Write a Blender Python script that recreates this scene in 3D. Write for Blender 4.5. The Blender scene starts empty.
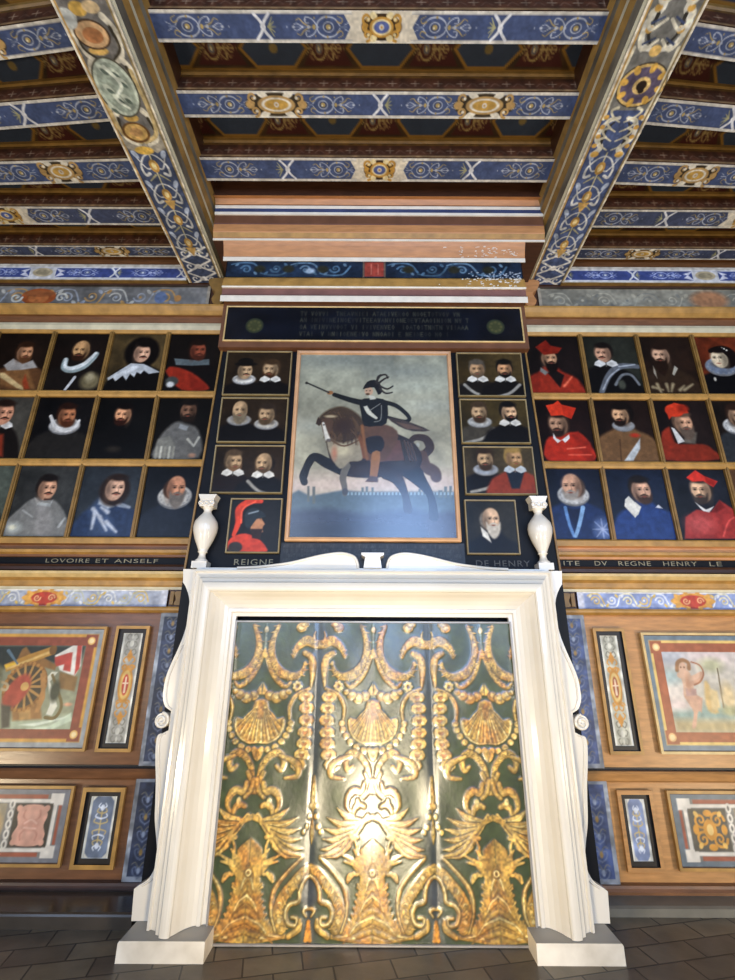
import bpy, math, random
import numpy as np
random.seed(7)
RNG = np.random.RandomState(11)
COL = bpy.context.scene.collection
PI = math.pi

# ------------------------------------------------------------------ survey of the place
# The wall was measured from the photograph: these turn a photo point into a point of a
# vertical plane (distance Y) or of a horizontal plane (height Z); the camera stands 1.5 m high.
F = 470.0; CX = 373.0; PITCH = math.atan(165/470); ROLL = math.radians(.3); EYE = 1.5
_s, _c = math.sin(PITCH), math.cos(PITCH)
def _ray(u, v):
    du, dv = u-CX, v-490.0
    a = du*math.cos(ROLL)+dv*math.sin(ROLL); b = -du*math.sin(ROLL)+dv*math.cos(ROLL)
    return a, F*_c+b*_s, F*_s-b*_c
def PY(u, v, Y):
    a, f, z = _ray(u, v); return (a/f*Y, EYE+z/f*Y)
def PZ(u, v, Z):
    a, f, z = _ray(u, v); t = (Z-EYE)/z; return (a*t, f*t)
def tracer(x0, y0, s, Y=None, Z=None):
    def t(*pts):
        r = []
        for x, y in pts:
            u, v = x0+x/s, y0+y/s
            r.append(PY(u, v, Y) if Y is not None else PZ(u, v, Z))
        return r
    return t

# ------------------------------------------------------------------ a small painter
def rgb(c):
    if isinstance(c, str):
        c = c.lstrip('#'); return np.array([int(c[i:i+2], 16)/255 for i in (0, 2, 4)])
    return np.array(c, float)/255.0
def lin(c):
    c = np.asarray(c, float); return np.where(c <= .04045, c/12.92, ((c+.055)/1.055)**2.4)
def smooth(pts, n=6, closed=False):
    P = [np.array(p, float) for p in pts]
    if len(P) < 3: return P
    out = []; m = len(P)
    rng = range(m) if closed else range(m-1)
    for i in rng:
        if closed: p0, p1, p2, p3 = P[(i-1) % m], P[i], P[(i+1) % m], P[(i+2) % m]
        else: p0, p1, p2, p3 = P[max(i-1, 0)], P[i], P[i+1], P[min(i+2, m-1)]
        for k in range(n):
            t = k/n
            out.append(.5*((2*p1)+(-p0+p2)*t+(2*p0-5*p1+4*p2-p3)*t*t+(-p0+3*p1-3*p2+p3)*t**3))
    if not closed: out.append(P[-1])
    return out
class Canvas:
    def __init__(s, a0, a1, b0, b1, res, base):
        s.a0, s.a1, s.b0, s.b1 = a0, a1, b0, b1
        s.W = max(2, int(round((a1-a0)/res))+1); s.H = max(2, int(round((b1-b0)/res))+1)
        s.da = (a1-a0)/(s.W-1); s.db = (b1-b0)/(s.H-1); s.px = (s.da+s.db)/2
        s.A = np.linspace(a0, a1, s.W); s.B = np.linspace(b0, b1, s.H)
        s.im = np.zeros((s.H, s.W, 3)); s.im[:] = rgb(base)
    def win(s, x0, x1, y0, y1):
        i0 = max(0, int((y0-s.b0)/s.db)-1); i1 = min(s.H, int((y1-s.b0)/s.db)+3)
        j0 = max(0, int((x0-s.a0)/s.da)-1); j1 = min(s.W, int((x1-s.a0)/s.da)+3)
        if i1 <= i0 or j1 <= j0: return None
        return i0, i1, j0, j1
    def blend(s, w, sd, col, soft, alpha):
        i0, i1, j0, j1 = w
        a = np.clip(.5-sd/(max(soft, s.px*.9)), 0, 1)*alpha
        s.im[i0:i1, j0:j1] = s.im[i0:i1, j0:j1]*(1-a[..., None])+rgb(col)*a[..., None]
    def ell(s, c, rx, ry, col, soft=0, rot=0, alpha=1):
        R = max(rx, ry)+soft; w = s.win(c[0]-R, c[0]+R, c[1]-R, c[1]+R)
        if w is None: return
        X, Y = np.meshgrid(s.A[w[2]:w[3]]-c[0], s.B[w[0]:w[1]]-c[1])
        cr, sr = math.cos(rot), math.sin(rot); x = X*cr+Y*sr; y = -X*sr+Y*cr
        k = np.sqrt((x/rx)**2+(y/ry)**2); sd = (k-1)*min(rx, ry)
        s.blend(w, sd, col, soft, alpha)
    def poly(s, pts, col, soft=0, alpha=1, sm=0):
        if sm: pts = smooth(pts, sm, True)
        P = np.array(pts); e = soft
        w = s.win(P[:, 0].min()-e, P[:, 0].max()+e, P[:, 1].min()-e, P[:, 1].max()+e)
        if w is None: return
        X, Y = np.meshgrid(s.A[w[2]:w[3]], s.B[w[0]:w[1]])
        d = np.full(X.shape, 1e9); ins = np.zeros(X.shape, bool)
        n = len(P)
        for i in range(n):
            x0, y0 = P[i]; x1, y1 = P[(i+1) % n]
            ex, ey = x1-x0, y1-y0; L = ex*ex+ey*ey
            if L < 1e-14: continue
            t = np.clip(((X-x0)*ex+(Y-y0)*ey)/L, 0, 1)
            d = np.minimum(d, (X-x0-t*ex)**2+(Y-y0-t*ey)**2)
            c = ((y0 > Y) != (y1 > Y)) & (X < (x1-x0)*(Y-y0)/((y1-y0) if y1 != y0 else 1e-12)+x0)
            ins ^= c
        d = np.sqrt(d); s.blend(w, np.where(ins, -d, d), col, soft, alpha)
    def rect(s, x0, x1, y0, y1, col, soft=0, alpha=1):
        w = s.win(x0, x1, y0, y1)
        if w is None: return
        X, Y = np.meshgrid(s.A[w[2]:w[3]], s.B[w[0]:w[1]])
        sd = np.maximum(np.maximum(x0-X, X-x1), np.maximum(y0-Y, Y-y1)); s.blend(w, sd, col, soft, alpha)
    def stroke(s, pts, w0, w1, col, soft=0, alpha=1, sm=5, mid=None):
        P = smooth(pts, sm) if sm else [np.array(p, float) for p in pts]
        A = np.array(P); m = max(w0, w1, mid or 0)+soft
        w = s.win(A[:, 0].min()-m, A[:, 0].max()+m, A[:, 1].min()-m, A[:, 1].max()+m)
        if w is None: return
        X, Y = np.meshgrid(s.A[w[2]:w[3]], s.B[w[0]:w[1]])
        sd = np.full(X.shape, 1e9); n = len(P)-1
        def wid(t):
            if mid is None: return w0+(w1-w0)*t
            return w0+(mid-w0)*t*2 if t < .5 else mid+(w1-mid)*(t*2-1)
        for i in range(n):
            x0, y0 = P[i]; x1, y1 = P[i+1]; ex, ey = x1-x0, y1-y0; L = ex*ex+ey*ey+1e-14
            t = np.clip(((X-x0)*ex+(Y-y0)*ey)/L, 0, 1)
            r = wid(i/n)*(1-t)+wid((i+1)/n)*t
            sd = np.minimum(sd, np.hypot(X-x0-t*ex, Y-y0-t*ey)-r)
        s.blend(w, sd, col, soft, alpha)
    def spiral(s, c, r, a0, turns, w, col, d=1, inner=.12, alpha=1):
        n = int(12*turns)+3
        pts = [(c[0]+(r*(1-(1-inner)*k/n))*math.cos(a0+d*2*PI*turns*k/n),
                c[1]+(r*(1-(1-inner)*k/n))*math.sin(a0+d*2*PI*turns*k/n)) for k in range(n+1)]
        s.stroke(pts, w, w*.6, col, sm=0, alpha=alpha)
    def vgrad(s, top, bot):
        t = ((s.B-s.b0)/(s.b1-s.b0))[:, None, None]; s.im[:] = rgb(bot)*(1-t)+rgb(top)*t
    def noise(s, amt, cell, mono=True):
        ny = max(2, int((s.b1-s.b0)/cell)+2); nx = max(2, int((s.a1-s.a0)/cell)+2)
        g = RNG.rand(ny, nx, 1 if mono else 3)
        yi = np.linspace(0, ny-1.001, s.H); xi = np.linspace(0, nx-1.001, s.W)
        y0 = yi.astype(int); x0 = xi.astype(int); fy = (yi-y0)[:, None, None]; fx = (xi-x0)[None, :, None]
        fy = fy*fy*(3-2*fy); fx = fx*fx*(3-2*fx)
        v = (g[y0][:, x0]*(1-fy)*(1-fx)+g[y0+1][:, x0]*fy*(1-fx)+g[y0][:, x0+1]*(1-fy)*fx+g[y0+1][:, x0+1]*fy*fx)
        s.im[:] = np.clip(s.im*(1+(v-.5)*2*amt), 0, 1)

# ------------------------------------------------------------------ mesh builder
class MB:
    def __init__(s): s.v = []; s.c = []; s.n = 0; s.f = []; s.m = []; s.q = []; s.sm = []
    def add(s, verts, faces, mat=0, cols=None, smooth=False):
        verts = np.asarray(verts, float).reshape(-1, 3); s.v.append(verts)
        s.c.append(np.ones((len(verts), 3)) if cols is None else cols)
        for f in faces: s.f.append([i+s.n for i in f]); s.m.append(mat); s.sm.append(smooth)
        s.n += len(verts)
    def quadgrid(s, V, H, W, mat, cols):
        idx = np.arange(H*W).reshape(H, W)+s.n
        s.v.append(V.reshape(-1, 3)); s.c.append(cols.reshape(-1, 3)); s.n += H*W
        q = np.stack([idx[:-1, :-1], idx[:-1, 1:], idx[1:, 1:], idx[1:, :-1]], -1).reshape(-1, 4)
        s.q.append((q, mat))
    def box(s, x0, x1, y0, y1, z0, z1, mat=0):
        v = [(x, y, z) for z in (z0, z1) for y in (y0, y1) for x in (x0, x1)]
        s.add(v, [(0, 2, 3, 1), (4, 5, 7, 6), (0, 1, 5, 4), (2, 6, 7, 3), (0, 4, 6, 2), (1, 3, 7, 5)], mat)
    def prism_x(s, prof, x0, x1, mats=0, caps=True, smooth=False, fn=None):   # prof: (y, z) closed loop
        n = len(prof); v = [(x0, y, z) for y, z in prof]+[(x1, y, z) for y, z in prof]
        if fn: v = [fn(*p) for p in v]
        for i in range(n):
            j = (i+1) % n; m = mats[i] if isinstance(mats, (list, tuple)) else mats
            s.add([v[i], v[j], v[n+j], v[n+i]], [(0, 1, 2, 3)], m, smooth=smooth)
        if caps:
            m = mats[0] if isinstance(mats, (list, tuple)) else mats
            s.add(v, [list(range(n))[::-1], list(range(n, 2*n))], m)
    def prism_y(s, prof, y0, y1, mats=0):   # prof: (x, z)
        n = len(prof); v = [(x, y0, z) for x, z in prof]+[(x, y1, z) for x, z in prof]
        for i in range(n):
            j = (i+1) % n; m = mats[i] if isinstance(mats, (list, tuple)) else mats
            s.add([v[i], v[n+i], v[n+j], v[j]], [(0, 1, 2, 3)], m)
        m = mats[0] if isinstance(mats, (list, tuple)) else mats
        s.add(v, [list(range(n)), list(range(n, 2*n))[::-1]], m)
    def frame(s, x0, x1, z0, z1, prof, mats=0, open_bottom=False, smooth=False):  # prof: (inset, y)
        for k in range(len(prof)-1):
            (a, ya), (b, yb) = prof[k], prof[k+1]
            m = mats[k] if isinstance(mats, (list, tuple)) else mats
            if open_bottom:
                pa = [(x0+a, ya, z0), (x0+a, ya, z1-a), (x1-a, ya, z1-a), (x1-a, ya, z0)]
                pb = [(x0+b, yb, z0), (x0+b, yb, z1-b), (x1-b, yb, z1-b), (x1-b, yb, z0)]
                fs = [(i, i+1, i+5, i+4) for i in range(3)]
            else:
                pa = [(x0+a, ya, z0+a), (x0+a, ya, z1-a), (x1-a, ya, z1-a), (x1-a, ya, z0+a)]
                pb = [(x0+b, yb, z0+b), (x0+b, yb, z1-b), (x1-b, yb, z1-b), (x1-b, yb, z0+b)]
                fs = [(i, (i+1) % 4, 4+(i+1) % 4, 4+i) for i in range(4)]
            s.add(pa+pb, fs, m, smooth=False)
        if open_bottom:
            for sx in (0, 1):
                pts = [((x0+a) if sx == 0 else (x1-a), y, z0) for a, y in prof]
                s.add(pts, [list(range(len(pts)))], mats if not isinstance(mats, (list, tuple)) else mats[0])
    def extrude(s, pts, y0, y1, mat=0):    # pts: (x, z) outline
        n = len(pts); v = [(x, y0, z) for x, z in pts]+[(x, y1, z) for x, z in pts]
        s.add(v, [list(range(n)), list(range(n, 2*n))[::-1]], mat)
        for i in range(n):
            j = (i+1) % n; s.add([v[i], v[n+i], v[n+j], v[j]], [(0, 1, 2, 3)], mat)
    def lathe(s, c, prof, mat=0, seg=24):  # prof: (r, z)
        n = len(prof); v = []
        for r, z in prof:
            for k in range(seg):
                a = 2*PI*k/seg; v.append((c[0]+r*math.cos(a), c[1]+r*math.sin(a), c[2]+z))
        fs = [(i*seg+k, i*seg+(k+1) % seg, (i+1)*seg+(k+1) % seg, (i+1)*seg+k) for i in range(n-1) for k in range(seg)]
        s.add(v, fs, mat, smooth=True)
        s.add(v[:seg], [list(range(seg))[::-1]], mat); s.add(v[-seg:], [list(range(seg))], mat)
    def tube(s, pts, r, mat=0, seg=8):
        P = [np.array(p, float) for p in pts]; rings = []
        for i, p in enumerate(P):
            t = P[min(i+1, len(P)-1)]-P[max(i-1, 0)]; t /= np.linalg.norm(t)+1e-9
            a = np.cross(t, (0, 1, 0)); 
            if np.linalg.norm(a) < .05: a = np.cross(t, (1, 0, 0))
            a /= np.linalg.norm(a); b = np.cross(t, a); rr = r[i] if isinstance(r, (list, tuple)) else r
            rings += [p+rr*(math.cos(2*PI*k/seg)*a+math.sin(2*PI*k/seg)*b) for k in range(seg)]
        n = len(P)
        fs = [(i*seg+k, i*seg+(k+1) % seg, (i+1)*seg+(k+1) % seg, (i+1)*seg+k) for i in range(n-1) for k in range(seg)]
        s.add(rings, fs, mat, smooth=True); s.add(rings[:seg], [list(range(seg))], mat); s.add(rings[-seg:], [list(range(seg))], mat)
    def canvas(s, cv, fn, mat=0):          # fn(A, B) -> x, y, z arrays
        A, B = np.meshgrid(cv.A, cv.B); x, y, z = fn(A, B)
        V = np.stack([x+0*A, y+0*A, z+0*A], -1); s.quadgrid(V, cv.H, cv.W, mat, lin(np.clip(cv.im, 0, 1)))
    def build(s, name, mats, parent=None):
        me = bpy.data.meshes.new(name)
        V = np.concatenate(s.v); C = np.concatenate(s.c)
        me.vertices.add(len(V)); me.vertices.foreach_set('co', V.ravel())
        starts, loops, mi, sf = [], [], [], []; k = 0
        L = []
        for f, m, sm in zip(s.f, s.m, s.sm):
            starts.append(k); k += len(f); L.extend(f); mi.append(m); sf.append(sm)
        L = np.array(L, dtype=np.int64); starts = np.array(starts, dtype=np.int64); mi = np.array(mi, dtype=np.int64); sf = np.array(sf, bool)
        for q, m in s.q:
            L = np.concatenate([L, q.ravel()]); starts = np.concatenate([starts, k+4*np.arange(len(q))]); k += 4*len(q)
            mi = np.concatenate([mi, np.full(len(q), m)]); sf = np.concatenate([sf, np.zeros(len(q), bool)])
        me.loops.add(len(L)); me.loops.foreach_set('vertex_index', L.astype(np.int32))
        me.polygons.add(len(starts)); me.polygons.foreach_set('loop_start', starts.astype(np.int32))
        me.polygons.foreach_set('material_index', mi.astype(np.int32)); me.polygons.foreach_set('use_smooth', sf)
        me.update(calc_edges=True); me.validate()
        at = me.color_attributes.new('Col', 'FLOAT_COLOR', 'POINT')
        at.data.foreach_set('color', np.concatenate([C, np.ones((len(C), 1))], 1).astype(np.float32).ravel())
        for m in (mats if isinstance(mats, (list, tuple)) else [mats]): me.materials.append(m)
        o = bpy.data.objects.new(name, me); COL.objects.link(o)
        if parent: o.parent = parent; o.matrix_parent_inverse = parent.matrix_basis.inverted()
        return o
def tag(o, label=None, cat=None, group=None, kind=None):
    if label: o['label'] = label
    if cat: o['category'] = cat
    if group: o['group'] = group
    if kind: o['kind'] = kind
    return o
def empty(name, loc, label, cat, group=None):
    o = bpy.data.objects.new(name, None); COL.objects.link(o); o.location = loc; o.empty_display_size = .1
    return tag(o, label, cat, group)

# ------------------------------------------------------------------ materials (all procedural)
def newmat(name):
    m = bpy.data.materials.new(name); m.use_nodes = True; nt = m.node_tree
    return m, nt, nt.nodes['Principled BSDF']
def solid(name, col, rough=.5, metal=0, var=.15, scale=8, stretch=(1, 1, 1), bump=.0, spec=.5, col2=None):
    m, nt, b = newmat(name); N = nt.nodes; L = nt.links
    tc = N.new('ShaderNodeTexCoord'); mp = N.new('ShaderNodeMapping'); mp.inputs['Scale'].default_value = stretch
    no = N.new('ShaderNodeTexNoise'); no.inputs['Scale'].default_value = scale; no.inputs['Detail'].default_value = 6
    cr = N.new('ShaderNodeValToRGB'); c = lin(rgb(col)); d = lin(rgb(col2)) if col2 else c*(1-var*1.4)
    cr.color_ramp.elements[0].position = .3; cr.color_ramp.elements[1].position = .7
    cr.color_ramp.elements[0].color = (*d, 1); cr.color_ramp.elements[1].color = (*(np.clip(c*(1+var*.6), 0, 1)), 1)
    L.new(tc.outputs['Object'], mp.inputs[0]); L.new(mp.outputs[0], no.inputs['Vector'])
    L.new(no.outputs['Fac'], cr.inputs[0]); L.new(cr.outputs[0], b.inputs['Base Color'])
    b.inputs['Roughness'].default_value = rough; b.inputs['Metallic'].default_value = metal
    b.inputs['Specular IOR Level'].default_value = spec
    if bump:
        bp = N.new('ShaderNodeBump'); bp.inputs['Strength'].default_value = bump; bp.inputs['Distance'].default_value = .02
        L.new(no.outputs['Fac'], bp.inputs['Height']); L.new(bp.outputs[0], b.inputs['Normal'])
    return m
def painted(name, rough=.5, spec=.5, bump=.1, bscale=60, coat=0, coatr=.2, var=.12):
    m, nt, b = newmat(name); N = nt.nodes; L = nt.links
    at = N.new('ShaderNodeVertexColor'); at.layer_name = 'Col'
    tc = N.new('ShaderNodeTexCoord'); no = N.new('ShaderNodeTexNoise'); no.inputs['Scale'].default_value = 14
    no.inputs['Detail'].default_value = 8
    mx = N.new('ShaderNodeMix'); mx.data_type = 'RGBA'; mx.blend_type = 'MULTIPLY'; mx.inputs[0].default_value = 1
    rm = N.new('ShaderNodeMapRange'); rm.inputs[1].default_value = .3; rm.inputs[2].default_value = .7
    rm.inputs[3].default_value = 1-var; rm.inputs[4].default_value = 1+var*.5
    L.new(tc.outputs['Object'], no.inputs['Vector']); L.new(no.outputs['Fac'], rm.inputs[0])
    L.new(at.outputs['Color'], mx.inputs[6]); L.new(rm.outputs[0], mx.inputs[7]); L.new(mx.outputs[2], b.inputs['Base Color'])
    b.inputs['Roughness'].default_value = rough; b.inputs['Specular IOR Level'].default_value = spec
    if coat: b.inputs['Coat Weight'].default_value = coat; b.inputs['Coat Roughness'].default_value = coatr
    n2 = N.new('ShaderNodeTexNoise'); n2.inputs['Scale'].default_value = bscale; n2.inputs['Detail'].default_value = 4
    bp = N.new('ShaderNodeBump'); bp.inputs['Strength'].default_value = bump; bp.inputs['Distance'].default_value = .01
    L.new(tc.outputs['Object'], n2.inputs['Vector']); L.new(n2.outputs['Fac'], bp.inputs['Height']); L.new(bp.outputs[0], b.inputs['Normal'])
    return m
M = {}
M['fresco'] = painted('fresco_paint', .42, .45, .12)
M['ceilpaint'] = painted('ceiling_paint', .55, .3, .15)
M['varnish'] = painted('varnished_oil', .3, .25, .06, 25)
M['varnish2'] = painted('varnished_horse_canvas', .26, .8, .05, 18, coat=.6, coatr=.22)
M['leather'] = painted('gilt_leather', .38, .6, .2, 30, coat=1, coatr=.24)
M['marble'] = solid('white_marble', '#e3dac8', .26, var=.03, scale=3, bump=.03, col2='#ddd3c0')
M['marble'].node_tree.nodes['Principled BSDF'].inputs['Coat Weight'].default_value = .8; M['marble'].node_tree.nodes['Principled BSDF'].inputs['Coat Roughness'].default_value = .12
M['marble2'] = solid('plinth_marble', '#e6dcc9', .45, var=.06, scale=6, bump=.05, col2='#c9bda8')
M['marbletop'] = solid('darker_marble_top', '#a59c8c', .5, var=.08, scale=5)  # darker tone for the top face of the plinths
M['gold'] = solid('gilt_wood', '#b98a45', .42, .0, .22, 10, (1, 1, 1), .05)
M['golddk'] = solid('old_gilt_wood', '#8d6a33', .45, .0, .25, 10, (1, 1, 1), .05)
M['goldlt'] = solid('pale_gilt', '#d9b879', .42, .0, .15, 14)
M['cream'] = solid('cream_fillet', '#d3c7a3', .5, var=.15, scale=9)
M['creamlt'] = solid('white_fillet', '#ecdfc8', .5, var=.1, scale=9)
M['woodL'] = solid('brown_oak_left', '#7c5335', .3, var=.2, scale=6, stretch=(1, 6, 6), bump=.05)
M['woodR'] = solid('lamp_tinted_oak_right', '#c08a50', .42, var=.2, scale=6, stretch=(1, 6, 6), bump=.05)  # lighter and oranger than the left: warm lamp light put into the oak colour
M['wooddk'] = solid('dark_oak', '#4a2c1c', .45, var=.25, scale=7, stretch=(1, 6, 6))
M['brown'] = solid('brown_moulding', '#7c4f2b', .45, var=.2, scale=7, stretch=(1, 5, 5))
M['orange'] = solid('orange_brown_cove', '#c48853', .45, var=.15, scale=7, stretch=(1, 5, 5))
M['mauve'] = solid('mauve_brown_fillet', '#83594e', .45, var=.15, scale=7)
M['redbrown'] = solid('red_brown_frame', '#6e472f', .42, var=.2, scale=7)
M['navy'] = solid('black_navy_board', '#0d0e12', .5, spec=.2, var=.35, scale=5, col2='#08090c')
M['black'] = solid('black_board', '#0d0c0d', .4, var=.3, scale=5)
M['darkslot'] = solid('dark_slot', '#1c130d', .5, var=.3, scale=8)
M['plank'] = solid('ceiling_plank', '#2a1b10', .6, var=.3, scale=5)
M['plaster'] = solid('room_plaster', '#6b5a45', .8, var=.1, scale=3)
M['darkwall'] = solid('dark_portrait_wall', '#3a2d22', .6, var=.2, scale=3)
M['greymetal'] = solid('grey_edge_strip', '#a9a299', .35, .3, .1, 20)
M['letterdim'] = solid('dim_letters', '#4b463d', .5, var=.2, scale=30)
M['letter'] = solid('faded_gold_letters', '#8d8468', .5, var=.2, scale=30)
M['stone'] = solid('polished_dark_step', '#4a4136', .22, var=.25, scale=4, bump=.05)
M['greystone'] = solid('grey_stone_base', '#7a7363', .45, var=.2, scale=5)
def floor_mat():
    m, nt, b = newmat('slate_paving'); N = nt.nodes; L = nt.links
    tc = N.new('ShaderNodeTexCoord'); mp = N.new('ShaderNodeMapping'); mp.inputs['Rotation'].default_value = (0, 0, math.radians(-12))
    br = N.new('ShaderNodeTexBrick'); br.inputs['Scale'].default_value = 1.0
    br.inputs['Brick Width'].default_value = .3; br.inputs['Row Height'].default_value = .16; br.inputs['Mortar Size'].default_value = .006
    br.inputs['Mortar Smooth'].default_value = .4
    br.inputs['Color1'].default_value = (*lin(rgb('#75674f')), 1); br.inputs['Color2'].default_value = (*lin(rgb('#574b3c')), 1)
    br.inputs['Mortar'].default_value = (*lin(rgb('#2b241d')), 1)
    no = N.new('ShaderNodeTexNoise'); no.inputs['Scale'].default_value = 5; no.inputs['Detail'].default_value = 8
    rm = N.new('ShaderNodeMapRange'); rm.inputs[1].default_value = .3; rm.inputs[2].default_value = .7; rm.inputs[3].default_value = .65; rm.inputs[4].default_value = 1.25
    mx = N.new('ShaderNodeMix'); mx.data_type = 'RGBA'; mx.blend_type = 'MULTIPLY'; mx.inputs[0].default_value = 1
    L.new(tc.outputs['Object'], mp.inputs[0]); L.new(mp.outputs[0], br.inputs['Vector']); L.new(tc.outputs['Object'], no.inputs['Vector'])
    L.new(no.outputs['Fac'], rm.inputs[0]); L.new(br.outputs['Color'], mx.inputs[6]); L.new(rm.outputs[0], mx.inputs[7]); L.new(mx.outputs[2], b.inputs['Base Color'])
    b.inputs['Roughness'].default_value = .42
    bp = N.new('ShaderNodeBump'); bp.inputs['Strength'].default_value = .5; bp.inputs['Distance'].default_value = .01
    ad = N.new('ShaderNodeMath'); ad.operation = 'SUBTRACT'; L.new(no.outputs['Fac'], ad.inputs[0]); L.new(br.outputs['Fac'], ad.inputs[1])
    L.new(ad.outputs[0], bp.inputs['Height']); L.new(bp.outputs[0], b.inputs['Normal'])
    return m
M['floor'] = floor_mat()

# ------------------------------------------------------------------ ornament vocabulary
WHITE, OCH, GREY, BLUE = '#d8d4cc', '#b98f48', '#8f95a0', '#2f437f'
def arab(cv, x, y, L, H, d=1, c1='#b4b7be', c2='#b39a5e', w=.0042):
    """a sprig of scrolls running in direction d, L long and H high"""
    P = lambda a, b_: (x+d*L*a, y+H*b_)
    for s in (1, -1):
        cv.stroke([P(-.34, s*.06), P(-.22, s*.40), P(-.02, s*.46), P(.12, s*.26), P(.16, 0)], w*.6, w*.6, c1, sm=5, mid=w*1.3)
        cv.stroke([P(-.30, s*.5), P(-.40, s*.36), P(-.36, s*.18), P(-.28, s*.26)], w*.4, w*.9, c2, sm=4)
        cv.stroke([P(.14, 0), P(.24, s*.34), P(.38, s*.46), P(.40, s*.22), P(.32, s*.20)], w*.8, w*.6, c1, sm=4)
        cv.stroke([P(.30, 0), P(.44, s*.18), P(.52, s*.38), P(.60, s*.30)], w*1.0, w*.4, c2, sm=4)
        cv.stroke([P(.46, 0), P(.58, s*.16), P(.66, s*.10)], w*.8, w*.4, c1, sm=3)
        cv.ell(P(-.06, s*.46), L*.022, H*.06, c2); cv.ell(P(.40, s*.34), L*.02, H*.06, c1); cv.ell(P(.20, s*.42), L*.014, H*.04, c2)
        cv.stroke([P(-.44, s*.10), P(-.54, s*.22)], w*.6, w*.3, c1, sm=0)
    cv.ell(P(-.09, 0), L*.12, H*.26, c1, alpha=.9); cv.ell(P(-.09, 0), L*.095, H*.20, '#3c4663'); cv.ell(P(-.09, 0), L*.055, H*.13, c2); cv.ell(P(-.11, .03), L*.02, H*.05, '#e4dcc0')
    cv.stroke([P(.12, 0), P(.70, 0)], w*.6, w*.3, c1, sm=0); cv.stroke([P(-.36, 0), P(-.50, 0)], w*.6, w*.3, c1, sm=0)
    cv.ell(P(.22, 0), L*.035, H*.12, c2); cv.ell(P(.34, 0), L*.03, H*.09, c1); cv.ell(P(.66, 0), L*.03, H*.07, c1); cv.ell(P(.80, 0), L*.012, H*.04, c1)
def knot(cv, x, y, H, c='#e2dfda', w=.009, d=1):
    for s in (1, -1):
        cv.stroke([(x-H*.36, y+s*H*.5), (x-H*.1, y+s*H*.22), (x, y), (x+H*.1, y-s*H*.22), (x+H*.36, y-s*H*.5)], w, w, c, sm=3)
    cv.ell((x, y), H*.13, H*.13, c)
    for k in (.42, .22, 0, -.22, -.42): cv.stroke([(x+d*H*.28, y), (x+d*H*(.62-.3*abs(k)), y+H*k*.9)], w*.6, w*.25, '#a9a273', sm=0)
def cartouche(cv, x, y, Lx, H, gold='#c08f3e', lt='#e4cf98', core='#55608f', dark='#3a2814'):
    cv.ell((x, y), Lx*.5, H*.44, dark)
    for sx in (1, -1):
        for sy in (1, -1):
            cv.spiral((x+sx*Lx*.36, y+sy*H*.26), H*.2, PI/2, 1.2, H*.055, gold, d=sx*sy)
            cv.ell((x+sx*Lx*.2, y+sy*H*.36), Lx*.09, H*.12, lt, rot=sx*sy*.4)
            cv.ell((x+sx*Lx*.33, y+sy*H*.25), H*.06, H*.06, lt)
        cv.ell((x+sx*Lx*.42, y), Lx*.07, H*.15, gold)
    cv.ell((x, y), Lx*.3, H*.34, gold); cv.ell((x, y), Lx*.24, H*.26, lt); cv.ell((x, y), Lx*.19, H*.2, core)
    cv.ell((x, y), H*.1, H*.1, '#cfc6b4'); cv.ell((x, y), H*.045, H*.045, gold)
def scrollband(cv, x0, x1, y, H, cols, w=.006, step=None):
    step = step or H*1.1; n = int((x1-x0)/step)
    for k in range(n):
        x = x0+(k+.5)*step; s = 1 if k % 2 else -1; c = cols[k % len(cols)]
        cv.spiral((x, y+s*H*.04), H*.3, -s*PI*.9, 1.35, w, c, d=s)
        cv.stroke([(x-step*.5, y-s*H*.3), (x-step*.2, y-s*H*.42), (x+step*.25, y-s*H*.36), (x+step*.5, y+s*H*.2)], w*.7, w, c, sm=4)
        cv.ell((x, y), H*.07, H*.07, cols[(k+1) % len(cols)])
        for q in (-1, 1): cv.ell((x+q*step*.32, y+s*H*.3*q), H*.08, H*.14, cols[(k+2) % len(cols)], rot=q*.7)
def greenman(cv, x, y, rx, ry, c, dark):
    cv.ell((x, y), rx, ry, c)
    for a in range(10):
        t = a*PI/5; cv.ell((x+rx*.95*math.cos(t), y+ry*.95*math.sin(t)), rx*.22, ry*.26, c)
    cv.ell((x-rx*.3, y+ry*.15), rx*.12, ry*.12, dark); cv.ell((x+rx*.3, y+ry*.15), rx*.12, ry*.12, dark)
    cv.stroke([(x-rx*.25, y-ry*.35), (x, y-ry*.45), (x+rx*.25, y-ry*.35)], .006, .004, dark)

# ------------------------------------------------------------------ the shell
WY = 3.79
b = MB(); b.box(-7, 7, -2.6, 4.2, -.12, 0); tag(b.build('floor', M['floor']), kind='structure')
b = MB(); b.box(-7, 7, WY, WY+.3, 0, 5.6); tag(b.build('wall_back', M['brown']), kind='structure')
b = MB(); b.box(-7.2, -7, -2.6, 4.04, 0, 5.6); tag(b.build('wall_left', M['plaster']), kind='structure')
b = MB(); b.box(7, 7.2, -2.6, 4.04, 0, 5.6); tag(b.build('wall_right', M['plaster']), kind='structure')
WINX = (-5.1, -2.2, .70, 3.6, 6.0); WZ0, WZ1, WH = 1.5, 4.8, .9
b = MB()
xs = [-7]+[q for x in WINX for q in (x-WH, x+WH)]+[7]
for i in range(0, len(xs), 2): b.box(xs[i], xs[i+1], -2.8, -2.6, 0, 5.6)
for x in WINX: b.box(x-WH, x+WH, -2.8, -2.6, 0, WZ0); b.box(x-WH, x+WH, -2.8, -2.6, WZ1, 5.6)
tag(b.build('wall_front', M['darkwall']), kind='structure')
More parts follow.
